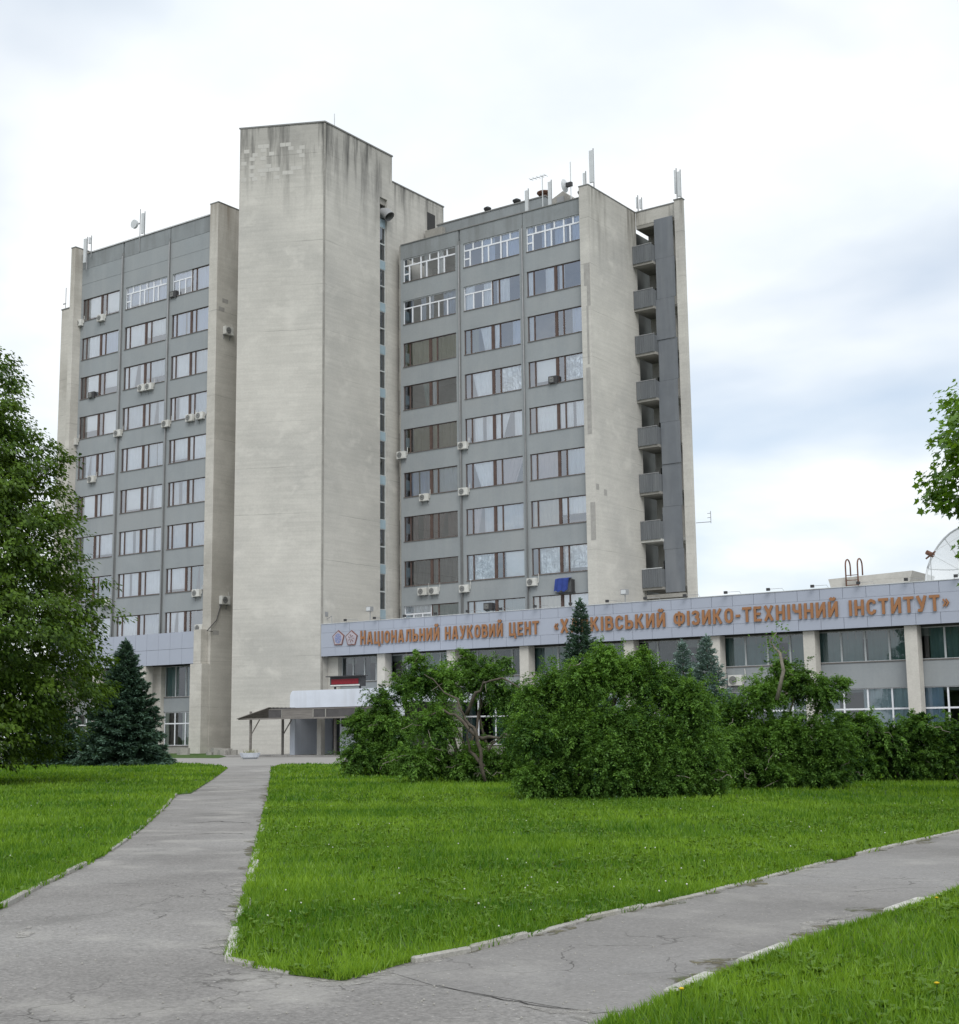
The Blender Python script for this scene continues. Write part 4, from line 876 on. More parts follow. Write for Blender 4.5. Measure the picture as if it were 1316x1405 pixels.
q = onY(961, 717, YB); e = empty('yagi_antenna', 'small aerial on a horizontal rod outside the balcony corner', 'antenna', loc=(q[0], YB, q[2])); q2 = onY(976, 716, YB)
MB().tube([(q[0]-.3, YB-.05, q[2]), (q2[0], YB-.05, q2[2])], .025, 5).build('boom', 'grey_metal', e); MB().tube([(q2[0], YB-.05, q2[2]-.1), (q2[0], YB-.05, q2[2]+.75)], .025, 5).build('mast', 'grey_metal', e)
for t in (0, .3, .6): MB().tube([(q2[0]-.25, YB-.05, q2[2]+t), (q2[0], YB-.05, q2[2]+t)], .018, 4).build('element', 'grey_metal', e)
# big mesh satellite dish on the low block
unit_ = lambda a: a/np.linalg.norm(a)
Yd = 80.; c0 = onY(1352, 800, Yd); e = empty('satellite_dish', 'large wire mesh satellite dish on the roof of the long block', 'satellite dish', loc=(c0[0], Yd, 8.45))
cc = onY(1320, 780, Yd); tocam = unit_(CAM-cc); ax = RT*-.87+UP*.40+tocam*.27; ax /= np.linalg.norm(ax)
u = np.cross(ax, (0, 0, 1)); u /= np.linalg.norm(u); v = np.cross(u, ax)
Rd, fl = 2.3, 2.0; m = MB(); rings, n = 7, 28
pt_ = lambda r, t: cc+ax*(r*r/(4*fl))+(u*math.cos(t)+v*math.sin(t))*r
for i in range(rings):
    for j in range(n):
        r0, r1, t0, t1 = Rd*i/rings, Rd*(i+1)/rings, 2*math.pi*j/n, 2*math.pi*(j+1)/n
        m.face([pt_(r0, t0), pt_(r0, t1), pt_(r1, t1), pt_(r1, t0)])
m.build('reflector', 'dish_mesh', e, True)
MB().tube([pt_(Rd, 2*math.pi*j/n) for j in range(n+1)], .06, 6).build('rim', 'pale_metal', e, True)
for j in range(0, n, 4): MB().tube([pt_(Rd*i/6, 2*math.pi*j/n)-ax*.04 for i in range(7)], .035, 5).build('rib', 'pale_metal', e)
fp = cc+ax*2.2
for j in (2, 9, 16, 23): MB().tube([pt_(Rd, 2*math.pi*j/n), fp], .022, 5).build('strut', 'pale_metal', e)
MB().tube([fp-ax*.2, fp+ax*.25], .14, 8).build('feed_horn', 'rusty', e); MB().tube([fp-u*.4+v*.1, fp+u*.3-v*.25], .05, 5).build('feed_arm', 'rusty', e)
MB().tube([(cc[0]+.6, cc[1]+.6, 8.45), tuple(cc-ax*.3)], .16, 8).build('mount', 'dark_metal', e); MB().tube([(cc[0]+1.6, cc[1]+.8, 8.45), tuple(pt_(1.6, 4.7))], .09, 6).build('stay', 'dark_metal', e)

# ------------------------------------------------------------------ entrance porch, canopy, planter, display
YE = 64.87
po = empty('entrance_porch', 'white entrance porch with dark doorway under a broad band', 'porch', loc=(-57, YE, 0))
x0, x1 = -60.82, -52.1
MB().prism_y([(x0, 2.85), (x0, 3.72), (x0+.10, 3.92), (x0+.22, 4.02), (x1-.05, 4.02), (x1, 3.95), (x1, 2.85)], YE, YE+.4).build('band', 'white_plaster', po)
B(x0+.01, x1-.01, YE+.402, Y0+.9, 3.2, 3.9, 'roof', 'white_plaster', po)
B(x0, x0+.42, YE+.02, YE+.6, 0, 2.848, 'pillar', 'white_plaster', po); B(x1-.42, x1, YE+.02, YE+.6, 0, 2.848, 'pillar', 'white_plaster', po)
B(x0+.02, x0+.4, YE+.602, Y0+.8, 0, 3.19, 'side_wall', 'white_plaster', po)
for x in (-58.5,): B(x-.17, x+.17, YE+.15, YE+.5, 0, 2.848, 'pillar', 'column_stone', po)
B(-56.75, -54.6, YE+.1, YE+.22, .0, 2.45, 'wall_panel', 'white_plaster', po); B(-56.6, -55.4, YE+.06, YE+.098, 1.75, 2.25, 'notice_board', 'joint_dark', po)
B(x0+.45, -52.5, YE+3.6, YE+3.8, 0, 3.19, 'back_wall', 'timber_panel', po)
for i in range(4):
    a = -60.2+i*.86; d = B(a, a+.84, YE+3.5, YE+3.59, .02, 2.2, 'door', 'glass_dim' if i > 3 else 'timber_panel', po); B(a+.08, a+.76, YE+3.48, YE+3.499, .9, 2.05, 'door_pane', 'curtain_dark', d)  # door panes are opaque; their dark colour stands in for the unlit interior
tag(B(x0-.4, x1, YE-1.2, YE+3.5, -.01, .06, 'entrance_step', 'road_pale'), 'low pale concrete step in front of the porch', 'step')
YC = 62.6
cp = empty('timber_canopy', 'weathered timber canopy on slim posts before the entrance porch', 'canopy', loc=(-60, YC, 0))
xl, xr = onY(368, 978, YC)[0], onY(520, 978, YC)[0]; zt_, zb_ = onY(400, 972.5, YC)[2], onY(400, 984.5, YC)[2]
xp = onY(327, 985, YC)[0]
B(xp, xr, YC-.02, YC+.05, zb_-.09, zb_, 'beam', 'timber_grey', cp); B(xl, xr, YC-.02, YC+.05, zt_-.05, zt_, 'beam', 'timber_grey', cp)
xs = [xl, onY(387, 978, YC)[0], onY(430, 978, YC)[0], onY(447, 978, YC)[0], onY(490, 978, YC)[0], xr]
for i, (a, b) in enumerate(zip(xs[:-1], xs[1:])): B(a+.03, b-.03, YC, YC+.03, zb_+.002, zt_-.052, 'infill_panel', ['timber_panel', 'timber_grey', 'timber_panel', 'timber_panel', 'timber_panel'][i], cp)
for a in xs[1:]: B(a-.028, a+.028, YC-.03, YC+.04, zb_+.001, zt_-.051, 'batten', 'concrete_dirty', cp)
pl_n = 9     # sloping plank roof at the open end
for i in range(pl_n):
    y_a = YC-.15+i*.36; MB().face([(xp, y_a, zb_+.0), (xp, y_a+.33, zb_+.0), (xl+.15, y_a+.33, zt_+.12), (xl+.15, y_a, zt_+.12)]).face([(xp, y_a, zb_-.04), (xl+.15, y_a, zt_+.08), (xl+.15, y_a+.33, zt_+.08), (xp, y_a+.33, zb_-.04)]).face([(xp, y_a, zb_-.04), (xp, y_a, zb_), (xl+.15, y_a, zt_+.12), (xl+.15, y_a, zt_+.08)]).build('roof_plank', 'timber_grey', cp)
B(xl+.16, xr, YC+.06, YC+2.1, zt_-.02, zt_+.05, 'roof_sheet', 'timber_panel', cp)
for px, yy in ((344, YC+.3), (388, YC+1.9), (460, YC+1.9), (344, YC+2.6)):
    xx = onY(px, 1000, yy)[0]; pst = B(xx-.06, xx+.06, yy-.06, yy+.06, 0, zb_-.092 if yy < YC+1 else zt_-.05, 'post', 'timber_grey', cp)
    if px != 460: MB().tube([(xx+.06, yy, zb_-1.0), (xx+.75, yy, zb_-.1)], .045, 4).build('brace', 'timber_grey', cp)
q = onZ(343, 1041.5); e = empty('planter', 'white concrete planter bowl at the corner of the core', 'planter', loc=tuple(q))
MB().lathe([(.36, 0), (.5, .1), (.58, .3), (.6, .34)], q, 12).build('bowl', 'white_plaster', e)
m = MB()
for i in range(60):
    t, r = rs.rand()*6.28, rs.rand()*.45; a = np.array([q[0]+r*math.cos(t), q[1]+r*math.sin(t), .33]); h_ = rs.uniform(.08, .28); d = rs.normal(0, .08, 2)
    m.face([a+(-.02, 0, 0), a+(.02, 0, 0), a+(d[0], d[1], h_)])
m.build('plants', 'curtain_khaki', e)
Yq = 67.0; a, b = onY(453, 930, Yq), onY(497, 928, Yq); zt_, zb_ = onY(475, 928.5, Yq)[2], onY(475, 943, Yq)[2]
e = empty('display_board', 'dark red electronic display board on the porch roof', 'display', loc=(a[0], Yq, 3.9))
B(a[0], b[0], Yq, Yq+.35, zb_+.05, zt_, 'housing', 'dark_metal', e); B(a[0]+.12, b[0]-.3, Yq-.02, Yq-.001, zb_+.2, zt_-.14, 'screen', 'red_led', e); B(a[0]+.05, b[0]-.2, Yq-.04, Yq-.001, zb_+.08, zb_+.17, 'ledge', 'white_metal', e)
B(a[0]-.12, b[0]+.1, Yq-.3, Yq+.4, zt_+.002, zt_+.06, 'hood', 'dark_metal', e)
for xx in (a[0]+.3, b[0]-.3): B(xx-.05, xx+.05, Yq+.1, Yq+.2, 3.9, zb_+.05, 'leg', 'dark_metal', e)
q = onY(198, 940, 60.); e = empty('globe_lamp', 'lamp post with three white globes behind the blue spruce', 'street lamp', loc=(q[0], 60, 0))
MB().tube([(q[0], 60, 0), (q[0], 60, q[2]-.1)], .05, 8).build('post', 'grey_metal', e)
for dx, dz in ((-.16, .22), (-.12, -.1), (.18, -.1)):
    MB().lathe([(.02, -.15), (.11, -.1), (.15, 0), (.11, .1), (.02, .15)], (q[0]+dx, 60, q[2]+dz), 12).build('globe', 'white_metal', e, True)
for px, py, lb in ((300, 1030, 'heap of grey rubble at the foot of the groove beside the core'), (252, 1030, 'small concrete block on the grass strip below the grey wing')):
    q = onZ(px, py+6); m = MB()
    for i in range(7 if px == 300 else 1):
        a = q+np.array([rs.uniform(-.9, .9), rs.uniform(-.5, .5), 0])*(1 if px == 300 else 0); s_ = rs.uniform(.18, .4) if px == 300 else .4
        m.prism([(a[0]+s_*math.cos(t)*1.3, a[1]+s_*math.sin(t)) for t in np.linspace(.3, 6.0, 6)], 0, s_*1.2)
    tag(m.build('rubble' if px == 300 else 'concrete_block', 'concrete_dirty'), lb, 'rubble' if px == 300 else 'block')
#PART4
# ------------------------------------------------------------------ vegetation kit
def unit(a): return a/(np.linalg.norm(a, axis=-1, keepdims=True)+1e-9)
def leaf_quads(P, D, Nn, Ln, Wd, droop=.15):
    S = unit(np.cross(D, Nn)); Ln = np.asarray(Ln)[:, None]; Wd = np.asarray(Wd)[:, None]
    mid = P+D*Ln*.48+Nn*Ln*.04; tip = P+D*Ln-np.array([0, 0, 1.])*Ln*droop
    return np.stack([P, mid+S*Wd, tip, mid-S*Wd], 1)
VR = np.array([RT[0], RT[1], 0]); VR = VR/np.linalg.norm(VR); VF = np.array([-VR[1], VR[0], 0])   # ground axes across and along the view
def m_per_px(P0): return np.dot(P0-CAM, FW)/F

def shrub(base_y, lobes, seed, label, leaf=.055, bare=6, dens=.11, n_lf=58, tone0=.40, fill=True):
    """lobes: (x, y, r) in pixels on the shrub's own upright plane; every lobe is a mound of arching sprays"""
    r = np.random.RandomState(seed); xs_ = [q[0] for q in lobes]; pxc = (min(xs_)+max(xs_))/2; half = (max(xs_)-min(xs_))/2+30
    c = onZ(pxc, base_y); mpp = m_per_px(c); c = c+VF*half*mpp*.45; mpp = m_per_px(c); H = (base_y-min(q[1]-q[2] for q in lobes))*mpp
    root = empty('shrub', label, 'shrub', 'loose green shrubs before the long block', tuple(c)); Z = np.array([0, 0, 1.])
    lobes = list(lobes); x0_, x1_ = min(xs_), max(xs_)
    for x in np.arange(x0_, x1_+1, 34): lobes.append((x+r.uniform(-8, 8), base_y-r.uniform(22, 34), r.uniform(26, 34))); fill and lobes.append((x+r.uniform(-8, 8), base_y-r.uniform(58, 78), r.uniform(24, 30)))
    C = []
    for (x, y, q) in lobes:
        d_ = ray(x, y); dep = r.uniform(-.2, .2)*half*mpp-(.16*half*mpp if y > base_y-80 else -.06*half*mpp); k = np.dot(c-CAM, VF)+dep; C.append(CAM+d_*(k/np.dot(d_, VF)))
    C = np.array(C); bm = MB(); pts = []
    for i in range(0, len(C), 2):
        s0 = c+VR*r.normal(0, .16)*half*mpp+VF*r.normal(0, .12)*half*mpp; s0[2] = 0; e = C[i]+Z*lobes[i][2]*mpp*.3; m_ = (s0+e)/2+Z*.18*H+r.normal(0, .1, 3)
        pth = [(1-t)**2*s0+2*t*(1-t)*m_+t*t*e+(r.normal(0, .035, 3) if 0 < t < 1 else 0) for t in np.linspace(0, 1, 9)]
        bm.tube(pth, list(np.linspace(.045, .012, 9)*H/3.2), 5); pts += pth[3:]
    bm.build('stems', 'bark', root, True)
    nb = MB()
    for i in range(bare):
        k = r.randint(len(C)); R_ = lobes[k][2]*mpp; th = r.uniform(0, 2*math.pi); s0 = C[k]+r.normal(0, .2, 3)*R_; d = unit(VR*math.cos(th)-VF*.8+Z*r.uniform(-.2, .9)); ln = R_*r.uniform(1.0, 1.5)
        nb.tube([s0+d*ln*t+Z*(-.35*ln*t*t)+r.normal(0, .03, 3) for t in np.linspace(0, 1, 8)], list(np.linspace(.016, .005, 8)), 4)
    if bare: nb.build('bare_twigs', 'bark_pale', root)['kind'] = 'stuff'
    VV, TT = [], []
    for k, (x, y, q) in enumerate(lobes):
        R_ = q*mpp*1.12; n = int(dens*q*q*1.35); u = unit(r.normal(0, 1, (n, 3))); u[:, 2] += .25; u = unit(u)
        rad = R_*(r.uniform(.25, 1., n)**.5)*np.where(r.rand(n) < .3, r.uniform(1.1, 1.65, n)*np.where(u[:, 2] > .2, 1., .8), 1.)*r.uniform(.8, 1.12, n)
        flat = np.array([1., 1., .88]); tips = C[k]+u*flat*rad[:, None]; o_ = C[k]+u*flat*(rad*r.uniform(.05, .45, n))[:, None]-Z*.12*R_
        vec = tips-o_; ln = np.linalg.norm(vec, axis=1); ts = r.uniform(.12, 1.05, (n, n_lf)); arc = r.uniform(.05, .38, (n, 1)); sag = r.uniform(.02, .42, (n, 1))
        P = o_[:, None]+vec[:, None]*ts[..., None]; P[..., 2] += (arc*4*ts*(1-ts)-sag*ts**3)*ln[:, None]
        P += r.normal(0, .022, P.shape)*(H/3); al = unit(vec)[:, None]+np.zeros_like(P); al[..., 2] -= sag*1.2*ts
        sd_ = unit(np.cross(al, Z))*np.where(r.rand(n, n_lf, 1) < .5, 1, -1)
        D = unit(al*.6+sd_*.8+r.normal(0, .3, P.shape)-Z*.2); Nn = unit(Z+r.normal(0, .5, P.shape))
        tn = np.clip(r.normal(tone0, .12)+np.repeat(r.normal(0, .21, n), n_lf)+r.normal(0, .12, n*n_lf)+np.repeat((r.rand(n) < .08)*.28, n_lf), 0, 1)
        P, D, Nn = P.reshape(-1, 3), D.reshape(-1, 3), Nn.reshape(-1, 3); ll = leaf*r.uniform(.6, 1.4, len(P)); ok = P[:, 2] > .04
        VV.append(leaf_quads(P, D, Nn, ll, ll*.27, .2)[ok]); TT.append(tn[ok])
    np_mesh('foliage', np.concatenate(VV), None, 'leaf_shrub', root, np.concatenate(TT)); return root

def leafy_tree(base, H, prof, n_cl, n_lf, leaf, seed, mat, names, z0c, cl_r=.5, trunk_r=.22, maple=False, side_bias=None, tone_m=.42):
    r = np.random.RandomState(seed); root = empty(names[0], names[1], 'tree', loc=tuple(base))
    zs_, rs_ = np.array([q[0] for q in prof]), np.array([q[1] for q in prof])
    tb = MB(); k = 12; pts = [base+np.array([.15*math.sin(i*.9), .12*math.cos(i*1.3), 0])*(i > 0)+np.array([0, 0, H*.93*i/(k-1)]) for i in range(k)]
    tb.tube(pts, [trunk_r*(1.35 if i == 0 else 1-.9*i/(k-1)) for i in range(k)], 9); ends = []
    nl = 26
    for i in range(nl):
        z = z0c*.7+(H*.88-z0c*.7)*(i/nl); th = i*2.4+r.uniform(-.4, .4); R_ = np.interp(z+.1*H, zs_, rs_)*.8
        s = base+np.array([0, 0, z]); e = s+np.array([math.cos(th)*R_, math.sin(th)*R_, R_*r.uniform(.15, .55)])
        pth = [s+(e-s)*t+np.array([0, 0, .12*R_*math.sin(t*3.14)])+r.normal(0, .04, 3)*(t > 0) for t in np.linspace(0, 1, 7)]
        r0 = trunk_r*.42*(1-z/H)+.02; tb.tube(pth, list(np.linspace(r0, .012, 7)), 5)
        for j in range(4):
            a = pth[2+j]; b = a+unit(r.normal(0, 1, 3)+np.array([math.cos(th), math.sin(th), .2]))*R_*.38; tb.tube([a, (a+b)/2+r.normal(0, .05, 3), b], [r0*.4, .014, .007], 4)
    tb.build('trunk', 'bark', root, True)
    z = r.uniform(zs_[0], zs_[-1], n_cl*3); R_ = np.interp(z, zs_, rs_); keep = r.rand(n_cl*3) < (R_/rs_.max())**1.3; z = z[keep][:n_cl]; R_ = R_[keep][:n_cl]; n_cl = len(z)
    th = r.uniform(0, 2*math.pi, n_cl); lob = 1+.08*np.sin(th*5+z*1.7)+.07*np.sin(th*3-z*2.6+1)+.05*np.sin(z*5.1+th)
    rr = R_*np.clip(r.uniform(.12, 1., n_cl)**.5, 0, 1)*lob
    C = base+np.stack([np.cos(th)*rr, np.sin(th)*rr, z], 1)
    out = np.stack([np.cos(th), np.sin(th), np.zeros(n_cl)], 1)
    rad = cl_r*r.uniform(.6, 1.25, n_cl)
    off = unit(r.normal(0, 1, (n_cl, n_lf, 3)))*(r.uniform(0, 1, (n_cl, n_lf, 1))**.5); off[..., 2] *= .55
    P = C[:, None]+off*rad[:, None, None]; P[..., 2] -= .25*rad[:, None]*np.sum(off*out[:, None], -1).clip(0)
    D = unit(out[:, None]*.7+off*.6+r.normal(0, .4, P.shape)+np.array([0, 0, -.45])); Nn = unit(np.array([0, 0, 1.])+out[:, None]*.45+r.normal(0, .38, P.shape))
    P, D, Nn = P.reshape(-1, 3), D.reshape(-1, 3), Nn.reshape(-1, 3); n = len(P)
    tone = np.clip(np.repeat(r.normal(tone_m, .16, n_cl), n_lf)+r.normal(0, .13, n), 0, 1); L_ = leaf*r.uniform(.65, 1.25, n)
    if not maple: V = leaf_quads(P, D, Nn, L_, L_*.36, .2)
    else:
        S = unit(np.cross(D, Nn)); shape = [(0, 0), (.20, .16), (.48, .08), (.36, .34), (.62, .62), (.30, .62), (.0, 1.05), (-.30, .62), (-.62, .62), (-.36, .34), (-.48, .08), (-.20, .16)]
        cup = np.array([.0, .03, .09, .03, .12, .02, -.12, .02, .12, .03, .09, .03])
        V = np.stack([P+S*(a*L_[:, None])+D*(b*L_[:, None])+Nn*(cu*L_[:, None]) for (a, b), cu in zip(shape, cup)], 1)
    np_mesh('crown', V, None, mat, root, tone); return root

def spruce(base, H, R, seed, mat, label, tiers=None, group='spruces', tuft=.15, dens=95, name='blue_spruce'):
    r = np.random.RandomState(seed); root = empty(name, label, 'tree', group, tuple(base))
    MB().tube([base+np.array([0, 0, H*t]) for t in np.linspace(0, .97, 7)], [.022*H*(1-.93*t) for t in np.linspace(0, 1, 7)], 7).build('trunk', 'bark', root, True)
    tiers = tiers or int(H*6.5); P, D, Nn, L_, tn = [], [], [], [], []
    for k in range(tiers):
        f = (k+.5)/tiers; z = H*(.02+.96*f**1.05); Lb = R*(1.12*(1-f)**.9)+.10
        nb = int(8+7*(1-f)); ph = r.rand()*6.28
        for b in range(nb):
            th = ph+2*math.pi*b/nb+r.normal(0, .14); L = Lb*r.uniform(.72, 1.14); d = np.array([math.cos(th), math.sin(th), 0]); sd = np.array([-d[1], d[0], 0])
            n = max(14, int(dens*L*r.uniform(.9, 1.1))); t = r.uniform(.08, 1., n)**.75; rise = .55*f-.10
            wd = .36*L*(1-t)**.8*t**.35+.03; w_ = r.uniform(-1, 1, n)
            zz = L*(rise*t-.30*t*t*(1-f)+.16*t**3)-.10*np.abs(w_)*wd+r.normal(0, .07)*(1-f)-np.abs(r.normal(0, .07, n))*(1-.6*f)+(r.uniform(-.5, .5)*H/tiers)
            p = base+np.array([0, 0, z])+d*(L*t)[:, None]+sd*(w_*wd)[:, None]+np.array([0, 0, 1.])*zz[:, None]+r.normal(0, .02, (n, 3))
            P.append(p); D.append(unit(d*.8+sd*(w_*.9)[:, None]+r.normal(0, .28, (n, 3))+np.array([0, 0, -.05+.5*f]))); Nn.append(unit(np.array([0, 0, 1.])+r.normal(0, .5, (n, 3))))
            L_.append(tuft*r.uniform(.6, 1.25, n)*(1-.35*f)); tn.append(np.clip(r.normal(.36, .1)+.30*(t-.5)+r.normal(0, .12, n), 0, 1))
    n = 60; t = r.rand(n); p = base+np.array([0, 0, H*.9])+np.array([0, 0, 1.])*(t*H*.1)[:, None]; P.append(p); D.append(unit(r.normal(0, .5, (n, 3))+np.array([0, 0, 1.]))); Nn.append(unit(r.normal(0, 1, (n, 3)))); L_.append(np.full(n, tuft*.9)); tn.append(np.full(n, .6))
    P, D, Nn, L_, tn = map(np.concatenate, (P, D, Nn, L_, tn)); ok = P[:, 2] > .02
    V = leaf_quads(P, D, Nn, L_, L_*.2, .1); np_mesh('crown', V[ok], None, mat, root, tn[ok]); return root

# ---- shrubs in front of the long block
shrub(1066, [(510, 1000, 30), (545, 1008, 36), (525, 968, 28), (558, 945, 28), (505, 1038, 28), (550, 1045, 32), (492, 985, 14)], 11, 'rounded shrub at the shrub row end by the entrance porch', .068, 5, tone0=.44)
shrub(1075, [(582, 935, 34), (618, 938, 36), (662, 935, 36), (700, 962, 36), (598, 998, 40), (655, 1040, 26), (720, 1008, 42), (578, 1046, 32), (640, 1056, 30), (700, 1054, 34), (570, 908, 16), (640, 908, 18), (690, 918, 18)], 12, 'arching old shrub with bare twisted limbs, left of the slender spruce before the sign', .062, 34, .10, tone0=.52, fill=False)
shrub(1099, [(765, 950, 42), (803, 935, 38), (850, 930, 42), (898, 945, 42), (945, 965, 42), (738, 1010, 42), (800, 1008, 54), (868, 1010, 60), (938, 1022, 50), (768, 1062, 38), (840, 1064, 42), (915, 1064, 42), (972, 1052, 30), (830, 900, 20), (880, 905, 18), (728, 960, 24)], 13, 'biggest and nearest shrub, hiding the foot of the slender spruce before the sign', .05, 10, .13, tone0=.45)
shrub(1085, [(1003, 985, 36), (1048, 955, 36), (1090, 940, 36), (1132, 955, 30), (1020, 1030, 44), (1083, 1015, 48), (1133, 1018, 40), (1040, 1060, 32), (1110, 1056, 36), (1072, 918, 18), (1155, 938, 14), (1160, 1050, 24)], 14, 'tall shrub beside the pale spruces with a bare branch on top', .055, 16, tone0=.46)
shrub(1074, [(1175, 1015, 32), (1215, 1025, 36), (1265, 1018, 36), (1312, 1020, 38), (1190, 1050, 30), (1250, 1050, 32), (1305, 1050, 32), (1255, 990, 14), (1160, 990, 16)], 15, 'low broad shrub under the stone columns of the long block', .06, 10, tone0=.36)
shrub(1076, [(1370, 1020, 40), (1430, 1015, 45), (1400, 1050, 30)], 16, 'shrub at the far end of the row past the last lettering', .07, 0, .06)
# twisted limbs of the old shrub
c = onZ(668, 1075)+VF*2.2; lm = bpy.data.objects['shrub.001']
for pth in ([(664, 1072), (660, 1035), (655, 1010), (640, 985), (628, 962), (600, 940), (582, 925)], [(655, 1010), (680, 1012), (698, 1008), (702, 998)], [(640, 985), (655, 950), (668, 935), (690, 930), (715, 945)], [(655, 1010), (625, 980), (600, 975), (565, 990)], [(664, 1050), (645, 1030), (640, 1010), (642, 996)]):
    Yc = c[1]-2.1; P3 = [onY(x, y, Yc-.15*i) for i, (x, y) in enumerate(pth)]
    Q3 = []; r = np.random.RandomState(len(pth))
    for u_, v_ in zip(P3[:-1], P3[1:]): Q3 += [u_+(v_-u_)*t+r.normal(0, .035, 3) for t in (0, .33, .66)]
    Q3.append(P3[-1]); MB().tube(Q3, list(np.linspace(.055, .011, len(Q3))*r.uniform(.8, 1.25, len(Q3))), 6).build('limb', 'bark', lm, True)
for pth, nm in (([(1066, 960), (1075, 920), (1070, 896), (1062, 888), (1056, 880), (1066, 868)], 'shrub.003'),):
    Yc = bpy.data.objects[nm].location[1]-1.2; MB().tube([onY(x, y, Yc) for x, y in pth], list(np.linspace(.05, .012, len(pth))), 5).build('limb', 'bark_pale', bpy.data.objects[nm], True)
    r = np.random.RandomState(5); P = np.concatenate([onY(x, y, Yc)+r.normal(0, .13, (40, 3)) for x, y in pth[2:]]); n = len(P)
    np_mesh('sprig', leaf_quads(P, unit(r.normal(0, 1, (n, 3))), unit(r.normal(0, .6, (n, 3))+np.array([0, 0, 1.])), np.full(n, .075), np.full(n, .022)), None, 'leaf_shrub', bpy.data.objects[nm], np.clip(r.normal(.55, .15, n), 0, 1))['kind'] = 'stuff'
# ---- spruces
b = onZ(168, 1051); spruce(b, 172*m_per_px(b), 60*m_per_px(b), 21, 'needle_green', 'full dark blue green spruce on the lawn before the grey wing', dens=170, tuft=.21)
b = onZ(70, 1050); spruce(b, 100*m_per_px(b), 62*m_per_px(b), 22, 'needle_green', 'low dark spruce under the big leafy tree', dens=120, tuft=.2, name='dark_spruce')
def spruce_behind(px, top_y, Y, R, seed, mat, lb, nm='young_spruce'):
    q = onY(px, top_y, Y); spruce(np.array([q[0], Y, 0.]), q[2], R, seed, mat, lb, dens=150, tuft=.16, name=nm)
spruce_behind(796, 823, 46.0, 1.35, 23, 'needle_green', 'slender dark spruce rising in front of the sign')
spruce_behind(936, 879, 52.0, 1.2, 24, 'needle_blue', 'pale silvery spruce, the shorter of two behind the shrubs')
spruce_behind(969, 871, 50.0, 1.3, 25, 'needle_blue', 'pale silvery spruce, the taller of two behind the shrubs')
# ---- big leafy tree beside the grey wing
b = onZ(-95, 1078); mp_ = m_per_px(b)
edge = [(1052, 60), (1035, 92), (1000, 118), (960, 145), (900, 160), (850, 160), (800, 143), (750, 112), (700, 98), (650, 92), (600, 66), (560, 52), (520, 42), (480, 8), (440, -40), (405, -75)]
prof = [((1078-y)*mp_, max(.15, (x+82)*mp_*.95)) for y, x in edge]
leafy_tree(b, (1078-400)*mp_, prof, 2900, 60, .13, 31, 'leaf_linden', ('leafy_tree', 'tall dense dark green leafy tree beside the grey wing'), 1.2, .48, .26)
# ---- maple at the edge of the view
b = onZ(1503, 1107); mp_ = m_per_px(b)
edge = [(830, 60), (800, 135), (760, 150), (730, 160), (690, 175), (640, 190), (600, 185), (560, 180), (520, 165), (470, 120), (430, 40)]
prof = [((1107-y)*mp_, x*mp_) for y, x in edge]
leafy_tree(b, (1107-420)*mp_, prof, 620, 36, .125, 41, 'leaf_maple', ('maple_tree', 'bright green broad leaved maple overhanging the long block end'), 2.2, .36, .14, maple=True, tone_m=.5)

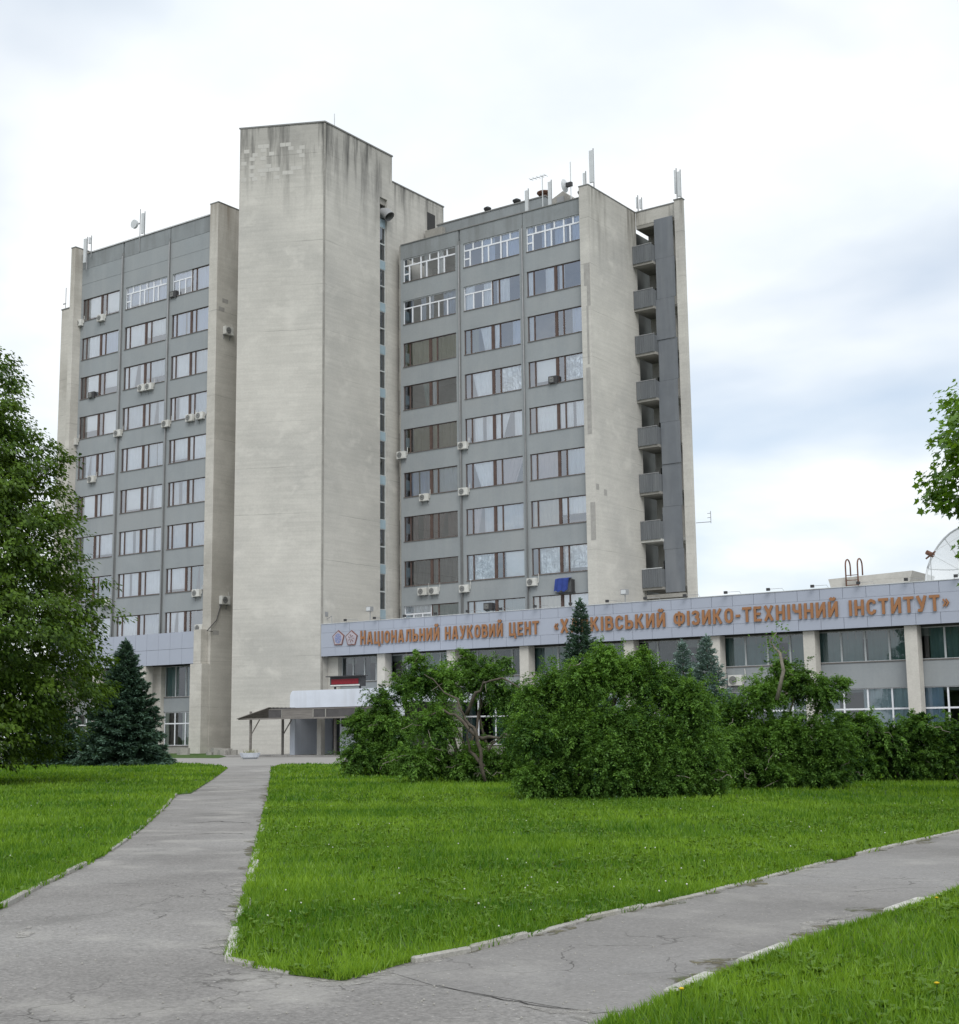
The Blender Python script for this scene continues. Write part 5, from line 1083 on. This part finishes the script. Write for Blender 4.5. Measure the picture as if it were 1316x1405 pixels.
# ------------------------------------------------------------------ grass
def in_poly(x, y, poly):
    c = np.zeros(len(x), bool); n = len(poly)
    for i in range(n):
        x0, y0 = poly[i][:2]; x1, y1 = poly[i-1][:2]
        h = ((y0 > y) != (y1 > y)) & (x < (x1-x0)*(y-y0)/(y1-y0+1e-12)+x0); c ^= h
    return c
def frustum(x, y, m=.2):
    v = np.stack([x, y, np.zeros_like(x)], 1)-CAM; d = v@FW; s = (v@RT)/np.maximum(d, .1)
    return (d > 2) & (np.abs(s) < 658/F+m) & ((v@UP)/np.maximum(d, .1) > -702/F-.08), d
def grass(poly, label, seed, k=1.):
    r = np.random.RandomState(seed); poly = [np.array(p[:2]) for p in poly]; A = np.array(poly); lo, hi = A.min(0), A.max(0); hi = np.minimum(hi, 62); lo = np.maximum(lo, -75)
    Ps, hs, ws = [], [], []
    for (d0, d1, dens, h0, w0) in ((0, 9, 3000, .075, .0048), (9, 13, 1900, .08, .006), (13, 19, 950, .085, .0085), (19, 28, 420, .09, .013), (28, 42, 150, .095, .022), (42, 75, 55, .10, .036)):
        ar = (hi-lo).prod(); n_try = int(min(ar*dens*k, 6e6)); 
        # sample only inside the ring's bounding box
        b0 = np.maximum(lo, [-d1*1.02, -2]); b1 = np.minimum(hi, [d1*.4+2, d1*1.02])
        if (b1 <= b0).any(): continue
        n_try = int((b1-b0).prod()*dens*k); n_try = min(n_try, 3000000)
        x, y = r.uniform(b0[0], b1[0], n_try), r.uniform(b0[1], b1[1], n_try)
        dd = np.hypot(x, y); m = (dd >= d0) & (dd < d1); x, y = x[m], y[m]
        ok, d = frustum(x, y); x, y = x[ok], y[ok]; ok = in_poly(x, y, poly); x, y = x[ok], y[ok]
        if len(x) == 0: continue
        pn = np.sin(x*1.9+1.3*np.sin(y*1.1))+np.sin(y*2.3+1.7*np.sin(x*.8))+.6*np.sin(x*5.1+y*3.7)
        Ps.append(np.stack([x, y, np.full(len(x), .012)], 1)); hs.append(h0*r.uniform(.35, 1.15, len(x))*(1+.22*pn/2)); ws.append(np.full(len(x), w0)*r.uniform(.7, 1.4, len(x)))
    for i in range(len(poly)):      # ragged fringe hanging over the edges
        p0, p1 = poly[i-1], poly[i]; ln_ = np.linalg.norm(p1-p0); m_ = (p0+p1)/2; dist = max(5., np.hypot(*m_)); 
        if dist > 32 or ln_ < .01: continue
        out_ = .6
        n_ = int(ln_*min(900, 6500/dist)); t = r.rand(n_); nrm = np.array([-(p1-p0)[1], (p1-p0)[0]])/ln_; off = np.abs(r.normal(0, .02, n_))*(.3+.7*np.sin(t*ln_*3.1+i)**2)*np.where(r.rand(n_) < .5, 1, -1)
        q = p0+(p1-p0)*t[:, None]+nrm*off[:, None]; ok = frustum(q[:, 0], q[:, 1])[0]; q = q[ok]
        Ps.append(np.column_stack([q, np.full(len(q), .005)])); hs.append(.06*r.uniform(.3, 1.2, len(q))); ws.append(np.full(len(q), max(.004, dist*.0006)))
    P, h, w_ = np.concatenate(Ps), np.concatenate(hs), np.concatenate(ws); n = len(P)
    th = r.uniform(0, 2*math.pi, n); ln = np.abs(r.normal(.45, .3, n))*h; a = r.uniform(0, 2*math.pi, n)
    s = np.stack([np.cos(a), np.sin(a), np.zeros(n)], 1)*w_[:, None]
    tip = P+np.stack([np.cos(th)*ln, np.sin(th)*ln, h], 1)
    V = np.stack([P-s, P+s, tip], 1)
    x, y = P[:, 0], P[:, 1]
    pn = np.sin(x*.9+2*np.sin(y*.5))+np.sin(y*1.3+1.7*np.sin(x*.6+1))+.7*np.sin(x*3.1-y*2.7)+.5*np.sin(x*7+y*5.3)
    tone = np.clip(.42+.115*pn+r.normal(0, .17, n), 0, 1)
    o = np_mesh('grass', V, None, 'grass_blade', None, tone); tag(o, label, 'grass', kind='stuff'); return n
ng = grass(lawnA, 'short green grass covering the triangle between the paths', 51)+grass(lawnB, 'short green grass around the blue spruce and leafy tree', 52)+grass(lawnC, 'grass of the dandelion verge in the foreground corner', 53)
# broad weed leaves and clover
def weeds(poly, n, seed, label, dmax):
    r = np.random.RandomState(seed); A = np.array([p[:2] for p in poly]); lo, hi = np.maximum(A.min(0), -dmax), np.minimum(A.max(0), dmax)
    x, y = r.uniform(lo[0], hi[0], n*8), r.uniform(lo[1], hi[1], n*8); ok = in_poly(x, y, poly) & frustum(x, y)[0]; x, y = x[ok][:n], y[ok][:n]; m = len(x)
    pn = np.sin(x*1.1+3)+np.sin(y*1.6+1.2*x); keep = pn > -.6; x, y = x[keep], y[keep]; m = len(x)
    L = 7; th = r.uniform(0, 2*math.pi, (m, L)); P = np.stack([x, y, np.full(m, .035)], 1)[:, None]+np.zeros((m, L, 3)); D = unit(np.stack([np.cos(th), np.sin(th), r.uniform(.25, 1.1, (m, L))], -1)); Nn = unit(np.array([0, 0, 1.])-D*.5+r.normal(0, .15, D.shape))
    P, D, Nn = P.reshape(-1, 3), D.reshape(-1, 3), Nn.reshape(-1, 3); k = len(P); ln = r.uniform(.035, .085, k)
    o = np_mesh('weed_leaves', leaf_quads(P, D, Nn, ln, ln*.2, .25), None, 'weed_leaf', None, np.clip(r.normal(.5, .2, k), 0, 1)); tag(o, label, 'weeds', kind='stuff')
weeds([p[:2] for p in lawnA], 7000, 61, 'broad leaved weeds scattered through the grass triangle', 26); weeds([p[:2] for p in lawnC], 1500, 62, 'broad leaved weeds in the dandelion verge', 18); weeds([p[:2] for p in lawnB], 1800, 63, 'broad leaved weeds in the lawn by the spruce', 40)
r = np.random.RandomState(9); m = MB(); k = 0
A2 = [p[:2] for p in lawnA]; B2 = [p[:2] for p in lawnB]
while k < 80:
    px_, py_ = r.uniform(0, 1316), 1080+240*r.rand()**1.2; p = onZ(px_, py_)
    if in_poly(np.array([p[0]]), np.array([p[1]]), A2)[0] or in_poly(np.array([p[0]]), np.array([p[1]]), B2)[0]:
        q = r.uniform(.005, .009); m.lathe([(q*.5, 0), (q, q*.7), (q*.6, q*1.5)], (p[0], p[1], r.uniform(.08, .12)), 5); k += 1
tag(m.build('clover_heads', 'clover_white'), 'tiny white clover heads dotted over the grass', 'flowers', kind='stuff')
for px_, py_, lb in ((934, 1381, 'yellow dandelion flower beside the crumbling verge edge'), (1285, 1373, 'yellow dandelion flower deep in the verge grass'), (1285, 1243, 'yellow dandelion flower where the verge meets the repaved path')):
    p = onZ(px_, py_+14); e = empty('dandelion', lb, 'flower', 'dandelions', tuple(p)); MB().tube([p, p+np.array([.01, 0, .13])], .003, 5).build('stem', 'weed_leaf', e)
    MB().lathe([(.003, 0), (.012, .006), (.014, .010), (.005, .014)], p+np.array([.01, 0, .128]), 9).build('flower_head', 'dandelion_yellow', e)
print('grass blades', ng, 'tris', sum(len(o.data.polygons)*(2 if 'V' else 1) for o in bpy.data.objects if o.type == 'MESH'))
